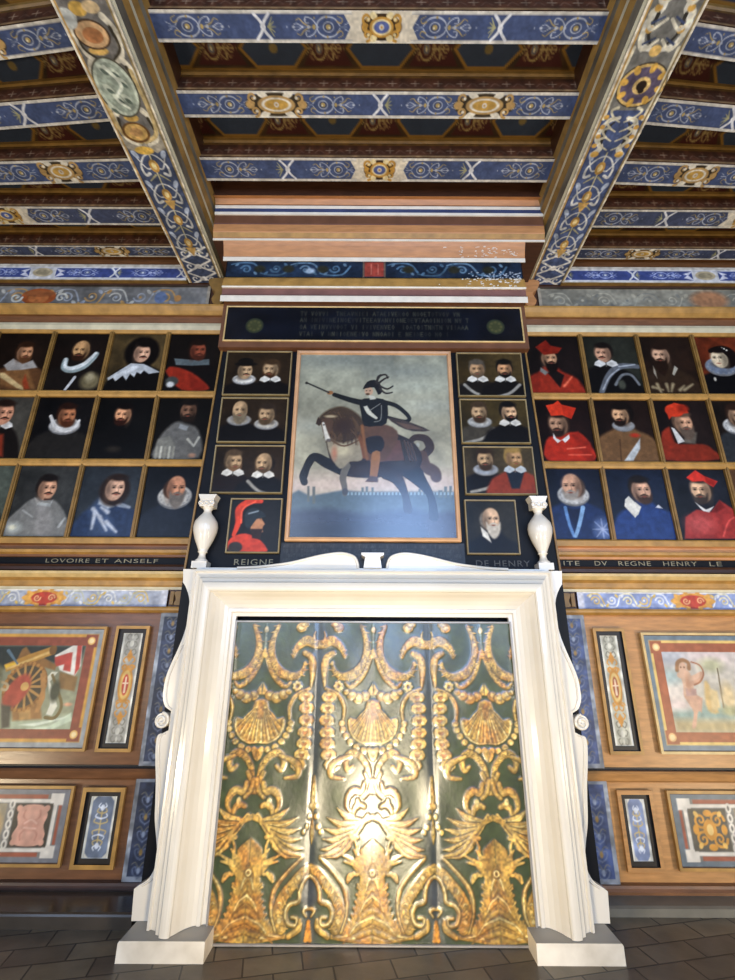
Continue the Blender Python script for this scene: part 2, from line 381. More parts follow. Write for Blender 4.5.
for i, x in enumerate(WINX):
    r = bpy.data.objects.new('window_%d' % (i+1), None); COL.objects.link(r); r.location = (x, -2.7, WZ0); tag(r, kind='structure')
    b = MB(); b.frame(x-WH, x+WH, WZ0, WZ1, [(0, -2.62), (0, -2.66), (.06, -2.66), (.06, -2.74), (0, -2.74)])
    b.box(x-.03, x+.03, -2.73, -2.67, WZ0+.06, WZ1-.06)
    for q in (.33, .66): b.box(x-WH+.06, x+WH-.06, -2.725, -2.675, WZ0+q*(WZ1-WZ0)-.02, WZ0+q*(WZ1-WZ0)+.02)
    tag(b.build('window_frame', M['creamlt'], r), kind='structure')

# ceiling boards with their painted hexagons between the joists
JY = [(1.33, 1.50), (1.786, 1.954), (2.235, 2.414), (2.715, 2.915), (3.171, 3.36), (3.602, 3.735)]
JZ, PZ_ = 5.32, 5.53
SK = [.12, .11, .075, .03, 0, 0]
def skew(k):
    def f(x, y, z): return (x, y+(SK[k]*max(0, abs(x)-1.6) if abs(x) > 1.6 else 0), z)
    return f
def skewA(k, X): return SK[k]*np.maximum(0, np.abs(X)-1.6)
b = MB(); b.box(-7, 7, -2.6, 4.04, PZ_+.01, PZ_+.12, 0)
for k in range(5):
    y0, y1 = JY[k][1], JY[k+1][0]
    for (x0, x1) in ((-4.2, -1.62), (-1.5, 1.55), (1.65, 4.2)):
        cv = Canvas(x0, x1, 0, y1-y0, .011, '#33220f'); w = y1-y0; g = '#7d5a22'
        cv.noise(.3, .1)
        xc = {-4.2: -3.4, -1.5: .04, 1.65: 3.45}[x0]; st = .38; sh = 0 if k % 2 else .5
        for q in range(-6, 7):
            cx = xc+(q+sh)*st*2
            cv.poly([(cx-st*.62, w*.5), (cx-st*.36, w*.12), (cx+st*.36, w*.12), (cx+st*.62, w*.5), (cx+st*.36, w*.88), (cx-st*.36, w*.88)], '#2b3444')
            for dx, col in ((0, None),):
                cv.stroke([(cx-st*.62, w*.5), (cx-st*.36, w*.1), (cx+st*.36, w*.1), (cx+st*.62, w*.5), (cx+st*.36, w*.9), (cx-st*.36, w*.9), (cx-st*.62, w*.5)], .010, .010, g, sm=0)
            if q % 2: cv.ell((cx, w*.5), .03, .03, '#6b5a34')
            mx_ = cx+st
            cv.poly([(mx_-st*.30, w*.5), (mx_-st*.46, w*.14), (mx_+st*.46, w*.14), (mx_+st*.30, w*.5), (mx_+st*.46, w*.86), (mx_-st*.46, w*.86)], '#3a140e')
            arab(cv, mx_-.04, w*.5, .2, w*.5, 1, '#8f7a4c', '#8f7a4c', .006)
        cv.rect(x0, x1, 0, w*.07, g); cv.rect(x0, x1, w*.93, w, g)
        b.canvas(cv, lambda A, B, y0=y0, k=k: (A, y0+B+skewA(k, A), PZ_+0*A), 1)
tag(b.build('ceiling', [M['plank'], M['ceilpaint']]), kind='structure')

# ------------------------------------------------------------------ joists
def joist(k, x0, x1, typ, xc, label, where):
    y0, y1 = JY[k]; w = y1-y0; f = skew(k)
    t = MB(); segs = [x0, x1] if abs(x0) <= 1.6 and abs(x1) <= 1.6 else [x0, x1]
    prof = [(y0, JZ), (y1, JZ), (y1, PZ_), (y0-.012, PZ_), (y0-.012, PZ_-.03), (y0, PZ_-.045)]
    t.prism_x(prof, x0, x1, [0, 0, 0, 1, 1, 0], fn=f)
    root = t.build('ceiling_joist', [M['wooddk'], M['golddk']])
    tag(root, label, 'ceiling beam', 'painted ceiling joists '+where)
    cv = Canvas(x0, x1, 0, w, .0058, '#d8d0be')       # painted underside
    m = w*.11; far = k >= 4; blue = '#475372' if k < 4 else '#474d62'
    cv.rect(x0+.02, x1-.02, m, w-m, '#2a3252'); cv.rect(x0+.025, x1-.025, m*1.15, w-m*1.15, blue)
    H = w-2*m; y = w/2; qd = .765
    cs = [xc-2*qd*j for j in (-1, 0, 1)] if False else None
    spots = [(xc+q*qd, (q % 2 == 0) == (typ == 'A')) for q in (-1, 0, 1)]     # True: cartouche, False: knot
    for x, car in spots:
        if x < x0-.3 or x > x1+.3: continue
        if car:
            if typ == 'A': 
                cv.rect(x-.19, x+.19, 0, w, '#dccfb4')
                for s in (1, -1):
                    cv.poly([(x+s*.19, m), (x+s*.15, y), (x+s*.19, w-m), (x+s*.24, w-m), (x+s*.20, y), (x+s*.24, m)], '#dccfb4')
                cartouche(cv, x, y, .26, w*.95)
            else:
                cartouche(cv, x, y, .46 if k == 2 else .36, w*1.0, '#b8935a', '#e6dcc4', '#c59a4a', '#3b3020')
            for s in (1, -1): arab(cv, x+s*.37, y, .30, H*.84, s)
        else:
            knot(cv, x, y, H, d=random.choice((-1, 1)))
            if x != xc: q_ = 1 if x > xc else -1; arab(cv, x+q_*.46, y, .30, H*.84, -q_)
    cv.noise(.10, .05); cv.noise(.08, .015)
    p = MB(); p.canvas(cv, lambda A, B: (A, y0+B+skewA(k, A), JZ-.004+0*A)); p.box(x0+.01, x0+.02, y0, y1, JZ-.003, JZ)
    if SK[k] and abs(x0+x1) > 2: p = MB(); p.canvas(cv, lambda A, B: (A, y0+B+skewA(k, A), JZ-.004+0*A))
    p.build('painted_soffit', M['ceilpaint'], root)
    cv = Canvas(x0, x1, 0, PZ_-JZ-.05, .0075, '#4d2c1b')      # painted side
    h = PZ_-JZ-.05
    cv.rect(x0, x1, 0, h*.14, '#8a6a45'); cv.rect(x0, x1, h*.85, h, '#6b4a1f')
    q = x0+.1
    while q < x1:
        cv.stroke([(q-.03, h*.48), (q+.03, h*.48)], .004, .003, '#8f735a', sm=0); cv.stroke([(q, h*.3), (q, h*.66)], .004, .003, '#8f735a', sm=0)
        cv.stroke([(q+.05, h*.3), (q+.08, h*.5), (q+.12, h*.3)], .004, .003, '#6b4c3a'); q += .165
    cv.noise(.2, .04)
    p = MB(); p.canvas(cv, lambda A, B: (A, y0-.004+skewA(k, A), JZ+B)); p.build('painted_side', M['ceilpaint'], root)
ords = ['nearest', 'first', 'second', 'third', 'fourth', 'fifth']
names = ['', 'topmost', 'second from the top', 'third from the top', 'fourth from the top', 'nearest the wall']
for k in range(1, 4):
    joist(k, -1.46, 1.50, 'A' if k % 2 else 'B', .04, 'blue painted joist between the two main beams, '+names[k], 'of the middle bay')
for k in range(1, 6):
    joist(k, -4.1, -1.60, 'B' if k % 2 else 'A', -3.40, 'blue painted joist left of the left main beam, '+names[k], 'of the left bay')
    joist(k, 1.62, 4.1, 'B' if k % 2 else 'A', 3.46, 'blue painted joist right of the right main beam, '+names[k], 'of the right bay')

# ------------------------------------------------------------------ two main beams
def beam(xc, label, side):
    hw = .17; z0 = 5.0
    t = MB()
    R = [(hw, z0), (hw, z0+.02), (hw+.012, z0+.03), (hw+.012, z0+.13), (hw+.04, z0+.16), (hw+.04, z0+.20), (hw+.065, z0+.235), (hw+.065, z0+.30), (hw+.09, z0+.34), (hw+.09, PZ_)]
    prof = [(xc+a, z) for a, z in R]+[(xc-a, z) for a, z in R[::-1]]
    n = len(R); mR = [1, 1, 0, 2, 1, 2, 0, 2, 3]; mats = mR+[3]+mR[::-1]+[0]
    t.prism_y(prof, -2.6, WY-.04, mats)
    root = t.build('main_ceiling_beam', [M['beamgrey'], M['cream'], M['golddk'], M['wooddk']]); tag(root, label, 'beam')
    cv = Canvas(xc-hw, xc+hw, 1.2, WY-.045, .0058, '#e0d3b8')
    X = lambda a: xc+a*hw
    cv.rect(X(-.84), X(.84), 1, 4, '#1f2a4a'); cv.rect(X(-.80), X(.80), 1, 4, '#4a5676' if side > 0 else '#434c62')
    T = tracer(0, 0, 1, Z=z0)
    # white interlace by the wall
    y0 = T((200, 282))[0][1]; y1 = T((175, 253))[0][1]
    for i, yy in enumerate(np.linspace(y1, y0-.05, 3)):
        for s in (-1, 1):
            cv.stroke([(X(-.75*s), yy-.07), (X(0), yy), (X(.75*s), yy+.07)], .010, .010, '#ded9cf', sm=0)
            cv.spiral((X(.48*s), yy), .05, 0, 1, .009, '#ded9cf')
        cv.ell((X(0), yy), .03, .03, '#ded9cf')
    # foliage on blue
    ya, yb = T((130, 150))[0][1], y1
    n = 4
    cv.stroke([(X(0), ya), (X(0), yb)], .006, .006, '#b7ae8b', sm=0)
    for i in range(n):
        yy = ya+(yb-ya)*(i+.5)/n; d = (yb-ya)/n
        for s in (-1, 1):
            cv.stroke([(X(0), yy-d*.4), (X(.30*s), yy-d*.3), (X(.58*s), yy), (X(.55*s), yy+d*.3), (X(.34*s), yy+d*.25)], .004, .012, '#c9c7bf', sm=5)
            cv.stroke([(X(0), yy), (X(.35*s), yy+.02), (X(.66*s), yy-d*.35)], .007, .004, '#c9c7bf', sm=5)
            cv.ell((X(.62*s), yy-d*.38), .018, .035, '#a9b1bd', rot=s*.5)
            cv.stroke([(X(.1*s), yy+d*.3), (X(.45*s), yy+d*.5)], .008, .004, '#a8a07a', sm=0)
        cv.ell((X(0), yy), .035, .05, '#b88d47'); cv.ell((X(0), yy), .018, .028, '#e2c88c')
        if i % 2: cv.poly([(X(-.28), yy+.05), (X(0), yy+.15), (X(.28), yy+.05)], '#c19a58')
    # carved looking cartouche zone
    if side < 0:
        yt = ya
        cv.rect(X(-.84), X(.84), 1, yt, '#6f6a62')
        cv.poly([(X(-.84), yt-.02), (X(-.4), yt+.02), (X(0), yt-.03), (X(.4), yt+.02), (X(.84), yt-.02), (X(.84), yt-.1), (X(-.84), yt-.1)], '#9b927f')
        G = tracer(40, 0, 735/120, Z=z0)
        def E(x, y, rx, ry, c, **k):
            p = G((x, y))[0]; cv.ell(p, rx, ry, c, **k)
        for s in (1, -1):
            for yy in (yt-.12, yt-.42, yt-.62):
                cv.stroke([(X(.2*s), yy+.08), (X(.62*s), yy+.04), (X(.74*s), yy-.08), (X(.5*s), yy-.15)], .012, .02, '#d6cbb0', sm=5)
                cv.stroke([(X(.28*s), yy+.06), (X(.66*s), yy+.00), (X(.6*s), yy-.1)], .006, .01, '#3d3526', sm=5)
            cv.stroke([(X(.1*s), yt-.06), (X(.7*s), yt-.12), (X(.78*s), yt-.3), (X(.7*s), yt-.5)], .014, .012, '#c0a772', sm=5)
        E(590, 810, .095, .07, '#6b4a26'); E(590, 808, .078, .056, '#d0a760'); E(590, 808, .045, .03, '#b98d58')
        E(640, 920, .07, .03, '#d2a94e'); E(560, 720, .05, .025, '#c9a052')
        E(470, 540, .135, .175, '#4e4939'); E(470, 540, .125, .165, '#b9bfa8'); E(470, 540, .105, .145, '#98a08c')
        for (x, y) in ((380, 420), (450, 440), (500, 500), (420, 540), (480, 600), (530, 600), (450, 660)):
            E(x, y, .035, .02, '#c9cdb4', rot=.7); E(x+15, y+18, .025, .012, '#5f6a5c', rot=.7)
        p = G((470, 540))[0]; cv.stroke([(p[0]-.02, p[1]-.12), (p[0]+.04, p[1]-.02), (p[0]-.03, p[1]+.06), (p[0]+.03, p[1]+.12)], .012, .008, '#dadcc4')
        E(360, 310, .06, .022, '#d1a75c')
        E(320, 210, .105, .075, '#3d2b1c'); E(320, 210, .095, .066, '#c79f70'); E(325, 215, .06, .04, '#a66e43')
        E(230, 50, .05, .035, '#c9a04d'); E(310, 40, .05, .03, '#cdb183'); E(170, 110, .05, .05, '#b5b5aa')
    else:
        yt = ya
        G = tracer(600, 0, 735/135, Z=z0)
        g = lambda *p: G(*p)
        cv.rect(X(-.84), X(.84), 1, g((250, 600))[0][1], '#77746a')
        c = g((225, 465))[0]
        cv.ell(c, .155, .13, '#3c3226'); cv.ell(c, .148, .122, '#d6b26b'); cv.ell(c, .13, .105, '#5e5263')
        for a in range(8):
            t = a*PI/4+.2; cv.ell((c[0]+.125*math.cos(t), c[1]+.10*math.sin(t)), .028, .02, '#d9a84e', rot=t)
        cv.ell(c, .055, .05, '#dcb873'); cv.ell(c, .032, .03, '#241a12'); cv.ell((c[0]+.01, c[1]+.03), .018, .015, '#241a12')
        for s in (1, -1):
            for (y0_, d_) in ((g((300, 270))[0][1], -1), (g((150, 640))[0][1], 1)):
                cv.stroke([(xc+.03*s, y0_), (xc+.10*s, y0_+d_*.03), (xc+.125*s, y0_+d_*.13), (xc+.07*s, y0_+d_*.2), (xc+.10*s, y0_+d_*.25)], .012, .022, '#d9d2bd', sm=5)
                cv.stroke([(xc+.05*s, y0_+d_*.03), (xc+.085*s, y0_+d_*.08), (xc+.08*s, y0_+d_*.17)], .006, .012, '#2e2a24', sm=5)
                cv.ell((xc+.09*s, y0_+d_*.25), .03, .022, '#d9aa55')
            cv.stroke([(X(.8*s), c[1]-.2), (X(.86*s), c[1]), (X(.8*s), c[1]+.2)], .012, .012, '#e5d9b8')
        cv.ell(g((300, 275))[0], .035, .03, '#dfb568')
    if side > 0:
        for s in (1, -1):
            for yy in np.linspace(yt-.02, c[1]+.22, 4):
                cv.stroke([(X(.10*s), yy), (X(.42*s), yy-.03), (X(.60*s), yy-.07), (X(.40*s), yy-.09)], .005, .010, '#cfc5a6', sm=4); cv.ell((X(.70*s), yy-.03), .018, .016, '#c8994a')
            for yy in (c[1]-.24, c[1]-.34, c[1]-.46):
                cv.stroke([(X(.08*s), yy), (X(.5*s), yy+.05), (X(.74*s), yy-.02), (X(.5*s), yy-.06)], .008, .013, '#dad0b4', sm=4); cv.stroke([(X(.2*s), yy-.01), (X(.55*s), yy+.02)], .005, .006, '#39445f', sm=0); cv.ell((X(.55*s), yy-.05), .022, .018, '#d0a04e')
    cv.rect(X(-.92), X(-.84), 1, 4, '#b58f52'); cv.rect(X(.84), X(.92), 1, 4, '#8f7a4e')
    cv.noise(.18, .04); cv.noise(.12, .014)
    p = MB(); p.canvas(cv, lambda A, B: (A, B, z0-.004+0*A)); p.build('painted_soffit', M['ceilpaint'], root)
M['beamgrey'] = solid('beam_side_paint', '#7d7460', .55, var=.35, scale=9, stretch=(1, .4, 1), bump=.1, col2='#4a4336')
beam(-1.675, 'left main ceiling beam painted blue with a green oval cameo and gold scrolls', -1)
beam(1.712, 'right main ceiling beam painted blue with a violet and gold cartouche', 1)

# ------------------------------------------------------------------ wall plate, upper frieze, mouldings (left and right)
TEN = .004
def sided(s, a, b):   # interval on side s, from |x|=a to |x|=b
    return (-b, -a) if s < 0 else (a, b)
XE = 4.2
for s in (-1, 1):
    side = 'left' if s < 0 else 'right'; x0, x1 = sided(s, 1.34, XE); sx0, sx1 = sided(s, 1.9, XE)
    # wall plate
    xa, xb = sided(s, 1.86, XE)
    b = MB(); b.box(xa, xb, 3.71, WY, 4.985, 5.19, 0)
    root = b.build('wall_plate', [M['golddk']]); tag(root, 'blue and white painted beam lying against the wall, %s of the chimney' % side, 'beam', 'wall plates')
    cv = Canvas(xa, xb, 4.99, 5.185, .0065, '#cfc4b0'); y = 5.082
    cv.rect(xa, xb, 5.0, 5.155, '#d9d3cb'); cv.rect(xa+.02, xb-.02, 5.02, 5.135, '#404c80')
    for q in range(0, 6):
        x = s*(2.58+.72*q)
        if q % 2 == 0:
            knot(cv, x, y, .11, w=.009)
            for d in (1, -1): arab(cv, x+d*.30, y, .26, .08, d, '#aeb6d8', '#cdd0dc', .004)
        else:
            cv.rect(x-.13, x+.13, 5.02, 5.135, '#d9d3cb'); cv.ell((x, y), .10, .055, '#c4b08a'); cv.ell((x, y), .07, .035, '#9b8c6c')
            for d in (1, -1): cv.poly([(x+d*.12, 5.02), (x+d*.17, y), (x+d*.12, 5.135), (x+d*.22, 5.10), (x+d*.18, y), (x+d*.22, 5.05)], '#dedae0')
    for d in (1.92,): knot(cv, s*d, y, .10, w=.007)
    cv.noise(.12, .03)
    p = MB(); p.canvas(cv, lambda A, B: (A, 3.705+0*A, B)); p.build('painted_face', M['ceilpaint'], root)
    # upper frieze
    xa, xb = sided(s, 1.62, XE)
    cv = Canvas(xa, xb, 4.655, 4.96, .0065, '#6d6558' if s < 0 else '#8f856d')
    cv.noise(.2, .12)
    if s < 0:
        cv.rect(xa, xb, 4.69, 4.93, '#7b7872'); cv.noise(.25, .2)
        scrollband(cv, xa+.1, xb-.1, 4.81, .22, ['#b9b4a6', '#9a9c9f', '#b48a52'], .009, .24)
        cv.ell((-3.30, 4.81), .17, .10, '#a04f23'); cv.ell((-3.30, 4.80), .10, .07, '#b86a36'); cv.ell((-3.3, 4.85), .16, .04, '#96552d')
        for d in (-1, 1): cv.spiral((-3.3+d*.22, 4.8), .06, 0, 1.2, .012, '#c9c3b1', d=d)
        cv.ell((-1.93, 4.8), .035, .04, '#b5824a'); cv.ell((-2.1, 4.81), .06, .07, '#64738f'); 
        cv.rect(xa, xb, 4.94, 4.96, '#2a1d12'); cv.rect(xb-.03, xb, 4.66, 4.95, '#a79b86'); cv.rect(xa, xb, 4.66, 4.68, '#a5906c')
    else:
        cv.rect(xa, xb, 4.69, 4.93, '#8d8775'); cv.noise(.2, .2)
        scrollband(cv, xa+.1, xb-.1, 4.80, .20, ['#a59e89', '#7d7b70', '#b3aa92'], .007, .22)
        cv.ell((3.30, 4.81), .18, .11, '#b07c55', soft=.05); cv.ell((2.75, 4.75), .14, .05, '#99907a', soft=.04)
        cv.rect(xa, xb, 4.94, 4.96, '#2a1d12'); cv.rect(xa, xa+.03, 4.66, 4.95, '#a79b86')
    cv.noise(.12, .03)
    p = MB(); p.box(xa, xb, 3.745, WY, 4.655, 4.985, 1); p.canvas(cv, lambda A, B: (A, 3.74+0*A, B), 0)
    tag(p.build('painted_frieze', [M['fresco'], M['wooddk']]), 'grey scrollwork frieze with an orange mask, high on the left wall' if s < 0 else 'pale worn scrollwork frieze, high on the right wall', 'frieze')
    # corbel under the beam
    cxm = -1.50 if s < 0 else 1.50
    t = MB(); q = MB()
    outline = smooth([(cxm-.10, 4.96), (cxm+.10, 4.96), (cxm+.09, 4.87), (cxm+.035, 4.80), (cxm+.06, 4.72), (cxm+.03, 4.66), (cxm-.03, 4.66), (cxm-.06, 4.72), (cxm-.035, 4.80), (cxm-.09, 4.87)], 4, True)
    t.box(cxm-.115, cxm+.115, 3.75, WY, 4.655, 4.985, 1); t.extrude([tuple(p_) for p_ in outline], 3.65, 3.76, 0)
    tag(t.build('beam_corbel', [M['orange'] if s > 0 else M['golddk'], M['wooddk']]), 'small carved wooden corbel under the %s main ceiling beam' % side, 'corbel', None)
    # mouldings above and below the portraits
    xa, xb = sided(s, 1.30, XE)
    prof = [(WY, 4.655), (3.65, 4.655), (3.65, 4.635), (3.66, 4.62), (3.675, 4.60), (3.7, 4.58), (3.7, 4.565), (3.72, 4.56), (3.735, 4.49), (3.71, 4.48), (3.705, 4.45), (3.72, 4.41), (3.74, 4.385), (WY, 4.385)]
    b = MB(); b.prism_x(prof, xa, xb, [0, 0, 1, 1, 1, 1, 2, 2, 3, 3, 3, 0, 0, 0])
    tag(b.build('trim_1' if s < 0 else 'trim_2', [M['gold'], M['gold'], M['brown'], M['cream']]), kind='structure')
    prof = [(WY, 2.39), (3.72, 2.39), (3.71, 2.378), (3.71, 2.335), (3.735, 2.325), (3.735, 2.295), (3.7, 2.285), (3.7, 2.262), (3.73, 2.25), (3.73, 2.232), (3.75, 2.23), (3.75, 2.175),
            (3.725, 2.17), (3.71, 2.15), (3.71, 2.125), (3.73, 2.11), (3.65, 2.105), (3.65, 2.085), (3.68, 2.06), (3.71, 2.04), (3.71, 2.005), (3.73, 1.995), (3.73, 1.975), (WY, 1.975)]
    b = MB(); b.prism_x(prof, xa, xb, [0, 1, 1, 2, 2, 1, 1, 1, 2, 2, 3, 4, 4, 4, 4, 2, 0, 0, 1, 1, 1, 5, 5, 5])
    tag(b.build('trim_3' if s < 0 else 'trim_4', [M['goldlt'], M['gold'], M['orange' if s > 0 else 'brown'], M['navy'], M['wooddk'], M['cream']]), kind='structure')
    prof = [(WY, 1.843), (3.71, 1.843), (3.7, 1.83), (3.7, 1.815), (3.73, 1.80), (WY, 1.80)]
    b = MB(); b.prism_x(prof, xa, xb, 0); tag(b.build('trim_5' if s < 0 else 'trim_6', [M['gold']]), kind='structure')
    # lower frieze
    bx = 1.60
    xa, xb = sided(s, bx, XE)
    cv = Canvas(xa, xb, 1.843, 1.975, .0062, '#a7abb5' if s < 0 else '#8d9ac0'); cv.noise(.12, .1)
    cols = ['#d3b25f', '#d9d8d2', '#b8b79e'] if s < 0 else ['#d9b65e', '#dfe1e6', '#e3d9b0']
    scrollband(cv, xa+.08, xb-.08, 1.909, .12, cols, .006, .125)
    cv.rect(xa, xb, 1.965, 1.975, '#e6dfcf'); cv.rect(xa, xb, 1.843, 1.853, '#7b82a0')
    e = xb if s < 0 else xa; cv.rect(min(e, e-s*-.05), max(e, e+s*.05), 1.843, 1.975, '#cfcfd6', soft=.02)
    cx_, cz_ = (-2.56, 1.909) if s < 0 else (2.50, 1.909)
    cv.ell((cx_, cz_), .16, .06, '#d38c35'); 
    for a in range(10):
        t_ = a*PI/5; cv.ell((cx_+.14*math.cos(t_), cz_+.05*math.sin(t_)), .035, .018, '#dba24a', rot=t_)
    cv.ell((cx_, cz_), .10, .045, '#b8402a'); 
    for d in (-1, 1): cv.spiral((cx_+d*.055, cz_), .028, 0, 1.3, .006, '#e0a874', d=d)
    cv.rect(cx_-.03, cx_+.03, 1.85, 1.875, '#b8402a'); cv.noise(.10, .02)
    p = MB(); p.box(xa, xb, 3.745, WY, 1.843, 1.975, 1); p.canvas(cv, lambda A, B: (A, 3.74+0*A, B), 0)
    tag(p.build('painted_frieze', [M['fresco'], M['wooddk']]), ('grey-blue' if s < 0 else 'bright blue')+' scroll frieze with a red cartouche above the %s panelling' % side, 'frieze')
    # small carved block between the frieze and the chimney
    bm_ = s*1.50; t = MB(); t.box(bm_-.085, bm_+.085, 3.74, WY, 1.843, 1.975, 0)
    for d in (-1, 1): t.box(bm_+d*.055-.014, bm_+d*.055+.014, 3.715, 3.74, 1.86, 1.96, 1)
    t.extrude([tuple(q_) for q_ in smooth([(bm_-.035, 1.955), (bm_+.035, 1.955), (bm_+.02, 1.90), (bm_+.03, 1.86), (bm_-.03, 1.86), (bm_-.02, 1.90)], 4, True)], 3.71, 3.74, 1)
    tag(t.build('frieze_block', [M['wooddk'], M['golddk']]), 'small carved brown block ending the lower frieze beside the chimney, %s side' % side, 'block')

# letters
def text(name, s, x0, x1, z, h, Y, mat, parent, slant=0):
    cu = bpy.data.curves.new(name, 'FONT'); cu.body = s; cu.size = 1; cu.extrude = 0.002/max(h, .01)*.5; cu.space_character = 1.15
    tmp = bpy.data.objects.new('tmp_text', cu); COL.objects.link(tmp); bpy.context.view_layer.update()
    me = bpy.data.meshes.new_from_object(tmp.evaluated_get(bpy.context.evaluated_depsgraph_get()))
    bpy.data.objects.remove(tmp, do_unlink=True)
    n = len(me.vertices); co = np.zeros(n*3); me.vertices.foreach_get('co', co); co = co.reshape(-1, 3)
    w = co[:, 0].max()-co[:, 0].min(); hh = co[:, 1].max()-co[:, 1].min()
    x = x0+(co[:, 0]-co[:, 0].min())/w*(x1-x0); zz = z+(co[:, 1]-co[:, 1].min())/hh*h; y = Y-co[:, 2]*.003
    me.vertices.foreach_set('co', np.stack([x, y, zz], 1).ravel()); me.materials.clear(); me.materials.append(mat); me.name = name
    o = bpy.data.objects.new(name, me); COL.objects.link(o)
    if parent: o.parent = parent; o.matrix_parent_inverse = parent.matrix_basis.inverted()
    return o
def words(label, items, z, h, x):
    r = empty('wall_inscription', (x, 3.75, z), label, 'lettering')
    for w_, a0, a1 in items: text('painted_word', w_, a0, a1, z, h, 3.747, M['letter'], r)
words('row of faded gold capitals on the dark band under the left portraits', (('LOVOIRE', -2.62, -2.27), ('ET', -2.22, -2.12), ('ANSELF', -2.07, -1.72)), 2.186, .032, -2.2)
words('row of faded gold capitals reading REGNE HENRY under the right portraits', (('ITE', 1.53, 1.66), ('DV', 1.78, 1.88), ('REGNE', 1.97, 2.23), ('HENRY', 2.33, 2.60), ('LE', 2.70, 2.80)), 2.184, .036, 2.1)

# ------------------------------------------------------------------ portraits
SK1 = '#c89a72'
def head(cv, c, s=1., skin=SK1, hair='#1c120c', beard=None, hairstyle='short', turn=0, bald=False, dim=1., big=None, stache=True, long=0):
    x, z = c; H = .100*s; W_ = .076*s; sk = rgb(skin)*255
    k = lambda f: tuple(np.clip(sk*f, 0, 255))
    if hairstyle == 'ball': cv.ell((x, z+.01*s), W_*2.15, H*1.75, hair, soft=.03*s)
    elif hairstyle == 'long': cv.ell((x, z-.01*s), W_*1.6, H*1.35, hair, soft=.03*s)
    elif hairstyle == 'short' and not bald: cv.ell((x-turn*.012*s, z+.028*s), W_*1.16, H*1.08, hair, soft=.02*s)
    elif hairstyle == 'short': cv.ell((x-turn*.02*s, z+.0*s), W_*1.13, H*.9, hair, soft=.02*s)
    cv.ell((x, z), W_, H, k(.9), soft=.012*s)
    if bald: cv.ell((x, z+.035*s), W_*.92, H*.8, k(1.0), soft=.015*s)
    cv.ell((x+turn*.02*s-.008*s, z+.015*s), W_*.66, H*.72, k(1.12), soft=.04*s)
    cv.ell((x-turn*.05*s+(.045*s if turn == 0 else 0), z-.01*s), W_*.36, H*.8, k(.5), soft=.04*s, alpha=.75)
    fx = x+turn*.018*s
    if hairstyle in ('ball', 'long'): cv.ell((fx, z+H*.98), W_*.95, H*.3, hair, soft=.02*s)
    elif not bald: cv.ell((fx-turn*.02*s, z+H*.96), W_*1.0, H*.32, hair, soft=.02*s)
    for d in (-1, 1):
        cv.ell((fx+d*.030*s, z+.014*s), .017*s, .010*s, k(.55), soft=.012*s)
        cv.ell((fx+d*.030*s, z+.012*s), .008*s, .006*s, '#20140e', soft=.006*s)
        cv.stroke([(fx+d*.014*s, z+.028*s), (fx+d*.045*s, z+.030*s)], .0035*s, .002*s, k(.45), sm=0)
    cv.stroke([(fx+.006*s, z+.015*s), (fx+.010*s, z-.022*s)], .006*s, .008*s, k(.72), soft=.008*s, sm=0)
    cv.ell((fx, z-.010*s), .010*s, .016*s, k(1.2), soft=.012*s)
    cv.ell((fx, z-.048*s), .018*s, .006*s, '#8a4535', soft=.008*s)
    if beard:
        cv.poly([(fx-W_*.85, z-.02*s), (fx-W_*.5, z-.05*s), (fx, z-.040*s), (fx+W_*.5, z-.05*s), (fx+W_*.85, z-.02*s), (fx+W_*.7, z-.09*s-long*.5), (fx, z-.115*s-long), (fx-W_*.7, z-.09*s-long*.5)], beard, soft=.02*s, sm=3)
        cv.ell((fx, z-.050*s), .016*s, .006*s, '#7a4032', soft=.006*s)
    if stache and (beard or hair):
        cv.stroke([(fx-.032*s, z-.042*s), (fx, z-.032*s), (fx+.032*s, z-.042*s)], .004*s, .004*s, beard or hair, sm=4, mid=.008*s, soft=.008*s)
def body(cv, c, col, s=1., lean=0, shade=None, w=.27):
    x, z = c; b0 = cv.b0-.02
    cv.poly([(x-.05*s, z-.08*s), (x-.11*s, z-.14*s), (x-w*.85*s+lean, z-.21*s), (x-w*1.12*s+lean, z-.36*s), (x-w*1.2*s+lean, b0-.1), (x+w*1.2*s+lean, b0-.1), (x+w*1.12*s+lean, z-.36*s), (x+w*.85*s+lean, z-.21*s), (x+.11*s, z-.14*s), (x+.05*s, z-.08*s)], col, soft=.03*s, sm=4)
    if shade: cv.ell((x-.12*s, z-.30*s), .10*s, .12*s, shade, soft=.12*s, alpha=.7)
def ruff(cv, c, rx=.115, rz=.05, col='#c9c8c4', rot=0, dz=-.095, s=1.):
    x, z = c[0], c[1]+dz*s; rx *= s; rz *= s
    cv.ell((x, z), rx, rz*1.15, '#6e6d6c', rot=rot, soft=.01); cv.ell((x, z+.006*s), rx*.95, rz, col, rot=rot, soft=.012*s)
    for k in range(16):
        t = k*2*PI/16; a, bb = rx*.82*math.cos(t), rz*.82*math.sin(t)
        cv.ell((x+a*math.cos(rot)-bb*math.sin(rot), z+a*math.sin(rot)+bb*math.cos(rot)), .008*s, .012*s, '#8d8c8a', soft=.008, rot=t+rot, alpha=.7)
    cv.ell((x, z+rz*.35), rx*.62, rz*.5, '#55504c', rot=rot, soft=.02*s, alpha=.8)
